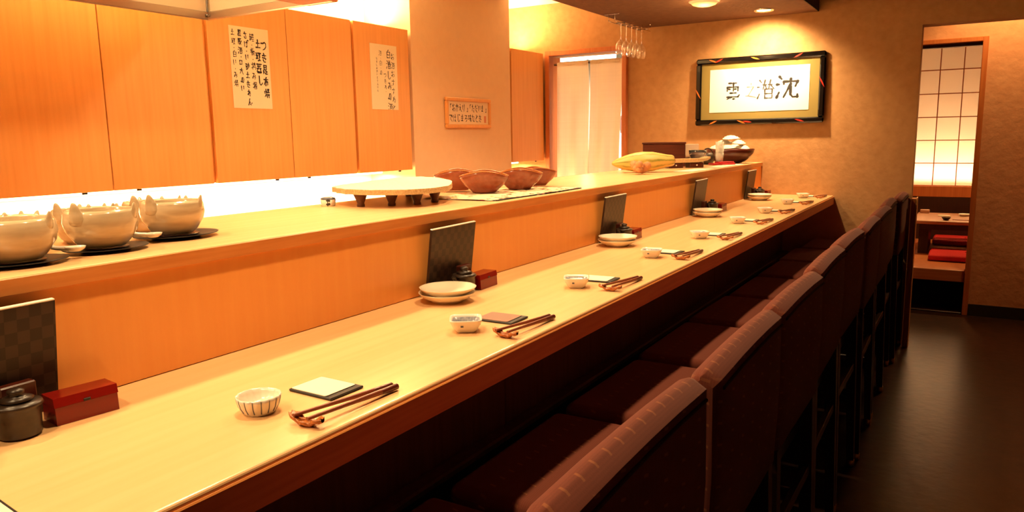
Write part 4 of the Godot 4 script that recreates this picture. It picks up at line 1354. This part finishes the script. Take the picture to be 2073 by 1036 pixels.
func ledge_far_end():
	var y := LEDGE + 0.0005
	# gourd, lying across
	var g := thing("striped_gourd", "large yellow gourd with green stripes lying on the ledge", "gourd", Vector3(-1.45, y + 0.0535, -3.68))
	var prof := [Vector2(0, 0.165), Vector2(0.008, 0.162), Vector2(0.020, 0.142), Vector2(0.037, 0.095), Vector2(0.049, 0.04), Vector2(0.052, 0.0), Vector2(0.049, -0.05), Vector2(0.040, -0.09), Vector2(0.032, -0.125), Vector2(0.029, -0.150), Vector2(0.024, -0.160), Vector2(0, -0.162)]
	prof.reverse()
	var body := part("body", lathe(prof, 48, 9, 0.014), M.gourd, g)
	g.basis = Basis(Vector3.UP, 0.62) * Basis(Vector3.BACK, PI / 2 + 0.03)
	part("stem_scar", lathe([Vector2(0, -0.169), Vector2(0.010, -0.168), Vector2(0.012, -0.1622), Vector2(0, -0.1622)], 14), M.ginger, body)
	# knobbly ginger
	var n := thing("ginger_root", "knobbly brown ginger root in front of the yellow gourd", "ginger", Vector3(-1.395, y + 0.001, -3.49))
	n.scale = Vector3.ONE * 1.6
	var st := new_st()
	for k in 14:
		var a := k * 2.4
		var p := Vector3(cos(a) * 0.028 * (k % 3 + 1) / 3.0, 0.012 + 0.022 * ((k * 5) % 7) / 7.0, sin(a) * 0.022 * (k % 4 + 1) / 4.0)
		lathe([Vector2(0, -0.011), Vector2(0.008, -0.008), Vector2(0.0115, 0.0), Vector2(0.008, 0.008), Vector2(0, 0.011)], 12, 5, 0.12, 0, 0, st, p)
	st.generate_normals()
	part("root", st.commit(), M.ginger, n)
	# dark box
	var b := thing("dark_wooden_box", "dark brown wooden box standing behind the gourd on the ledge", "box", Vector3(-1.605, y, -4.42), 0.30)
	part("front_board", bevel_box(Vector3(0.25, 0.135, 0.012), 0.002), M.brown_lacquer, b, Vector3(0, 0.0675, 0.064))
	part("rear_board", bevel_box(Vector3(0.25, 0.135, 0.012), 0.002), M.brown_lacquer, b, Vector3(0, 0.0675, -0.064))
	for s in [-1.0, 1.0]:
		part("side_board", bevel_box(Vector3(0.012, 0.135, 0.116), 0.002), M.brown_lacquer, b, Vector3(s * 0.119, 0.0675, 0))
	part("lid", bevel_box(Vector3(0.26, 0.010, 0.15), 0.002), M.brown_lacquer, b, Vector3(0, 0.1405, 0))
	var gb := thing("plastic_case", "clear plastic case to the right of the dark wooden box", "case", Vector3(-1.505, y, -4.64), 0.30)
	part("case", bevel_box(Vector3(0.085, 0.13, 0.10), 0.004), M.frost, gb, Vector3(0, 0.066, 0))
	part("tray", bevel_box(Vector3(0.08, 0.05, 0.09), 0.003), M.brown_lacquer, gb, Vector3(0, 0.0265, 0))
	# low stand with a long board on dark boxes
	var d := thing("long_board", "long pale board with an upturned end resting on a low dark stand", "serving board", Vector3(-1.415, y, -4.25), 0.70)
	part("board", prism(PackedVector2Array([Vector2(-0.13, 0.030), Vector2(0.06, 0.031), Vector2(0.115, 0.040), Vector2(0.135, 0.050), Vector2(0.135, 0.062), Vector2(0.10, 0.052), Vector2(-0.10, 0.052), Vector2(-0.13, 0.042)]), 0.08), M.slab_edge, d)
	for x in [-0.07, 0.055]:
		part("stand_block", bevel_box(Vector3(0.085, 0.0295, 0.07), 0.003), M.brown_lacquer, d, Vector3(x, 0.0148, 0))
		part("knob", lathe([Vector2(0, -0.003), Vector2(0.004, -0.002), Vector2(0.004, 0.002), Vector2(0, 0.003)], 10), M.porcelain, d, Vector3(x, 0.015, 0.0375), Vector3(PI / 2, 0, 0))
	# papers
	for k in 3:
		tag(part(numbered("paper_slip"), bevel_box(Vector3(0.10, 0.0012, [0.34, 0.30, 0.16][k]), 0.0004), M.paper, self, Vector3([-1.265, -1.262, -1.262][k], y + 0.001, [-3.95, -4.42, -4.70][k]), Vector3(0, [-0.05, 0.02, 0.06][k], 0)), ["white paper slip lying on the ledge edge beside the gourd", "white paper slip on the ledge edge before the long board", "pale paper slip at the end of the ledge, right of the red napkin"][k], "paper", "paper slips on the ledge")
	# red folded napkin
	var rn := thing("red_napkin", "red folded napkin under the stack of glasses", "napkin", Vector3(-1.32, y + 0.0012, -4.66), 0.75)
	part("fold", soft_box(Vector3(0.15, 0.010, 0.07), 0.004, 3), M.cloth_red, rn, Vector3(0, 0.006, 0))
	part("fold", soft_box(Vector3(0.11, 0.008, 0.05), 0.003, 3), M.cloth_red, rn, Vector3(0.015, 0.0152, 0.004), Vector3(0, 0.12, 0))
	# stacked tumblers
	var tu := thing("tumbler", "lowest ribbed glass tumbler of the stack in front of the wooden bowl", "glass", Vector3(-1.336, y + 0.0215, -4.66), 0.0, "stacked tumblers")
	part("glass", lathe([Vector2(0, 0.0), Vector2(0.020, 0.0), Vector2(0.024, 0.02), Vector2(0.027, 0.052), Vector2(0.0255, 0.052), Vector2(0.0225, 0.02), Vector2(0.018, 0.005), Vector2(0, 0.005)], 32, 12, 0.02), M.frost, tu)
	for k in 3:
		copy(tu, ["second ribbed glass tumbler from the bottom of the stack by the wooden bowl", "third ribbed glass tumbler from the bottom of the stack by the wooden bowl", "topmost ribbed glass tumbler of the stack by the wooden bowl"][k], Vector3(-1.336, y + 0.0215 + 0.023 * (k + 1), -4.66))
	# pots and a sake cup between
	var k := thing("dark_jug", "dark round jug with a loop handle behind the stacked tumblers", "jug", Vector3(-1.430, y, -4.725))
	k.scale = Vector3.ONE * 0.8
	part("body", lathe([Vector2(0, 0), Vector2(0.035, 0), Vector2(0.052, 0.03), Vector2(0.055, 0.06), Vector2(0.040, 0.085), Vector2(0.034, 0.09), Vector2(0, 0.09)], 32), M.pot, k)
	var arc := []
	for i in 9:
		var a := PI * i / 8.0
		arc.append(Vector3(cos(a) * 0.042, 0.075 + sin(a) * 0.052, 0))
	part("loop_handle", tube(arc, 0.005, -1, 8), M.pot, k, Vector3.ZERO, Vector3(0, 0.6, 0))
	var gl := thing("glass_bowl", "wide clear glass bowl with dark contents beside the wooden box", "bowl", Vector3(-1.43, y, -4.52))
	part("bowl", lathe([Vector2(0, 0.0), Vector2(0.030, 0.0), Vector2(0.040, 0.03), Vector2(0.052, 0.075), Vector2(0.054, 0.095), Vector2(0.0515, 0.095), Vector2(0.048, 0.07), Vector2(0.036, 0.03), Vector2(0.026, 0.006), Vector2(0, 0.006)], 36), M.glass, gl)
	part("contents", lathe([Vector2(0, 0.008), Vector2(0.025, 0.009), Vector2(0.035, 0.031), Vector2(0.045, 0.066), Vector2(0.03, 0.072), Vector2(0, 0.074)], 24, 7, 0.03), M.brown_lacquer, gl)
	# wooden bowl heaped with shells
	var wb := thing("wooden_bowl", "large dark wooden bowl heaped with shells at the end of the ledge", "bowl", Vector3(-1.345, y, -4.93))
	part("bowl", lathe([Vector2(0, 0), Vector2(0.055, 0), Vector2(0.090, 0.010), Vector2(0.124, 0.034), Vector2(0.145, 0.064), Vector2(0.154, 0.092), Vector2(0.148, 0.092), Vector2(0.137, 0.066), Vector2(0.115, 0.040), Vector2(0.08, 0.018), Vector2(0, 0.012)], 48), M.brown_lacquer, wb)
	var sh := new_st()
	for i in 7:
		for j in 10:
			var q := []
			for e in [[0, 0], [1, 0], [1, 1], [0, 1]]:
				var u: float = float(i + e[0]) / 7.0
				var a: float = TAU * (j + e[1]) / 10.0
				var rr: float = 0.045 * u * (1.0 + 0.14 * sin(a * 3.0))
				q.append(Vector3(cos(a) * rr * 1.25, 0.020 * (1.0 - u * u) + 0.002 * sin(u * 20.0), sin(a) * rr))
			for v in [q[0], q[2], q[1], q[0], q[3], q[2]]:
				sh.add_vertex(v)
	for j in 10:
		var a0 := TAU * j / 10.0
		var a1 := TAU * (j + 1) / 10.0
		var e0 := Vector3(cos(a0) * 0.045 * 1.25 * (1.0 + 0.14 * sin(a0 * 3.0)), 0, sin(a0) * 0.045 * (1.0 + 0.14 * sin(a0 * 3.0)))
		var e1 := Vector3(cos(a1) * 0.045 * 1.25 * (1.0 + 0.14 * sin(a1 * 3.0)), 0, sin(a1) * 0.045 * (1.0 + 0.14 * sin(a1 * 3.0)))
		for v in [Vector3(0, -0.006, 0), e0, e1]:
			sh.add_vertex(v)
	sh.generate_normals()
	var shell_mesh := sh.commit()
	var spots := [[-0.078, 0.097, 0.012, 1.4], [0.0, 0.098, -0.090, 0.1], [0.080, 0.097, 0.0, 1.7], [0.0, 0.098, 0.088, 0.0], [-0.046, 0.128, -0.02, 1.3], [0.052, 0.128, 0.0, 1.6], [0.0, 0.158, 0.0, 1.0]]
	var sw := ["at the left of the heap", "at the back of the heap", "at the right of the heap", "at the front of the heap", "left of the two upper ones", "right of the two upper ones", "on the very top of the heap"]
	for i in spots.size():
		var s := thing("oyster_shell", "white oyster shell " + sw[i] + " in the wooden bowl", "shell", wb.position + Vector3(spots[i][0], spots[i][1], spots[i][2]), spots[i][3], "oyster shells in the wooden bowl")
		part("shell", shell_mesh, M.shell, s, Vector3.ZERO, Vector3(0.08, 0, 0.06)).scale = Vector3.ONE * 1.08

func glass_rack():
	var t := thing("glass_rack", "slim metal stemware rack under the left edge of the dark soffit", "glass rack", Vector3(-1.975, 2.08, -4.72))
	for s in [-1.0, 1.0]:
		part("rail", tube([Vector3(s * 0.022, 0.0, 0.26), Vector3(s * 0.022, -0.042, 0.26), Vector3(s * 0.022, -0.045, 0.22), Vector3(s * 0.022, -0.045, -0.34)], 0.003, -1, 8), M.chrome, t)
	part("bracket", bevel_box(Vector3(0.10, 0.004, 0.012), 0.001), M.chrome, t, Vector3(0.0, -0.003, 0.26))
	part("bracket", tube([Vector3(-0.03, -0.001, -0.32), Vector3(-0.03, -0.03, -0.32), Vector3(0.03, -0.03, -0.32), Vector3(0.03, -0.001, -0.32)], 0.003, -1, 8), M.chrome, t)
	var g := thing("wine_glass", "", "wine glass", Vector3.ZERO, 0.0, "wine glasses hanging in the rack")
	var n := 32
	part("bowl", lathe([Vector2(0.0, -0.098), Vector2(0.008, -0.102), Vector2(0.022, -0.116), Vector2(0.031, -0.135), Vector2(0.033, -0.150), Vector2(0.029, -0.180), Vector2(0.026, -0.195), Vector2(0.025, -0.195), Vector2(0.028, -0.180), Vector2(0.032, -0.150), Vector2(0.030, -0.136), Vector2(0.021, -0.118), Vector2(0.007, -0.105), Vector2(0, -0.103)].map(func(v): return Vector2(v.x, v.y)), n), M.clear, g)
	part("stem", lathe([Vector2(0.007, -0.101), Vector2(0.0035, -0.09), Vector2(0.003, -0.02), Vector2(0.006, -0.003), Vector2(0.0, -0.003)], 16), M.glass, g)
	part("foot", lathe([Vector2(0, -0.004), Vector2(0.008, -0.003), Vector2(0.031, 0.0), Vector2(0.031, 0.0012), Vector2(0, 0.002)], n), M.glass, g)
	for i in 5:
		var o: Node3D = g if i == 0 else copy(g, "", Vector3.ZERO)
		o.position = Vector3(-1.975, 2.0395, -4.60 - 0.088 * i)
		o.set_meta("label", ["hanging wine glass nearest the camera in the rack", "second hanging wine glass from the camera in the rack", "middle wine glass of the five hanging in the rack", "second wine glass from the end wall in the rack", "hanging wine glass nearest the end wall in the rack"][i])

func back_kitchen_things():
	var t := thing("steel_worktable", "steel worktable seen through the gaps of the curtain", "worktable", Vector3(-2.6, 0, -7.2))
	part("top", bevel_box(Vector3(1.6, 0.035, 0.6), 0.004), M.steel, t, Vector3(0, 1.02, 0))
	part("front_panel", bevel_box(Vector3(1.56, 0.98, 0.02), 0.002), M.steel_dark, t, Vector3(0, 0.50, 0.27))
	for x in 6:
		for y in 4:
			part("tile", bevel_box(Vector3(0.262, 0.235, 0.006), 0.002), M.tile, t, Vector3(-0.66 + x * 0.266, 0.14 + y * 0.239, 0.284))
	var p := thing("stock_pot", "steel stock pot on the worktable beyond the right edge of the curtain", "pot", Vector3(-2.55, 1.038, -7.12))
	part("body", lathe([Vector2(0, 0), Vector2(0.12, 0), Vector2(0.125, 0.01), Vector2(0.125, 0.22), Vector2(0.13, 0.225), Vector2(0, 0.225)], 32), M.steel, p)
	part("lid", lathe([Vector2(0, 0.226), Vector2(0.13, 0.226), Vector2(0.125, 0.235), Vector2(0.03, 0.26), Vector2(0.03, 0.28), Vector2(0, 0.285)], 32), M.steel_dark, p)
	var s := thing("wall_shelf", "dark shelf on the kitchen wall beyond the curtain", "shelf", Vector3(-2.6, 1.52, -7.58))
	part("board", bevel_box(Vector3(1.5, 0.03, 0.22), 0.003), M.dark_wood, s)
	for k in 2:
		part("bracket", bevel_box(Vector3(0.02, 0.15, 0.2), 0.002), M.dark_wood, s, Vector3(-0.6 + 1.2 * k, -0.09, 0))
	tag(part("mixing_bowl", lathe([Vector2(0, 0), Vector2(0.05, 0), Vector2(0.10, 0.06), Vector2(0.12, 0.11), Vector2(0.116, 0.11), Vector2(0.095, 0.06), Vector2(0, 0.01)], 32), M.porcelain, self, Vector3(-2.62, 1.536, -7.58)), "white mixing bowl on the kitchen shelf beyond the curtain", "bowl")
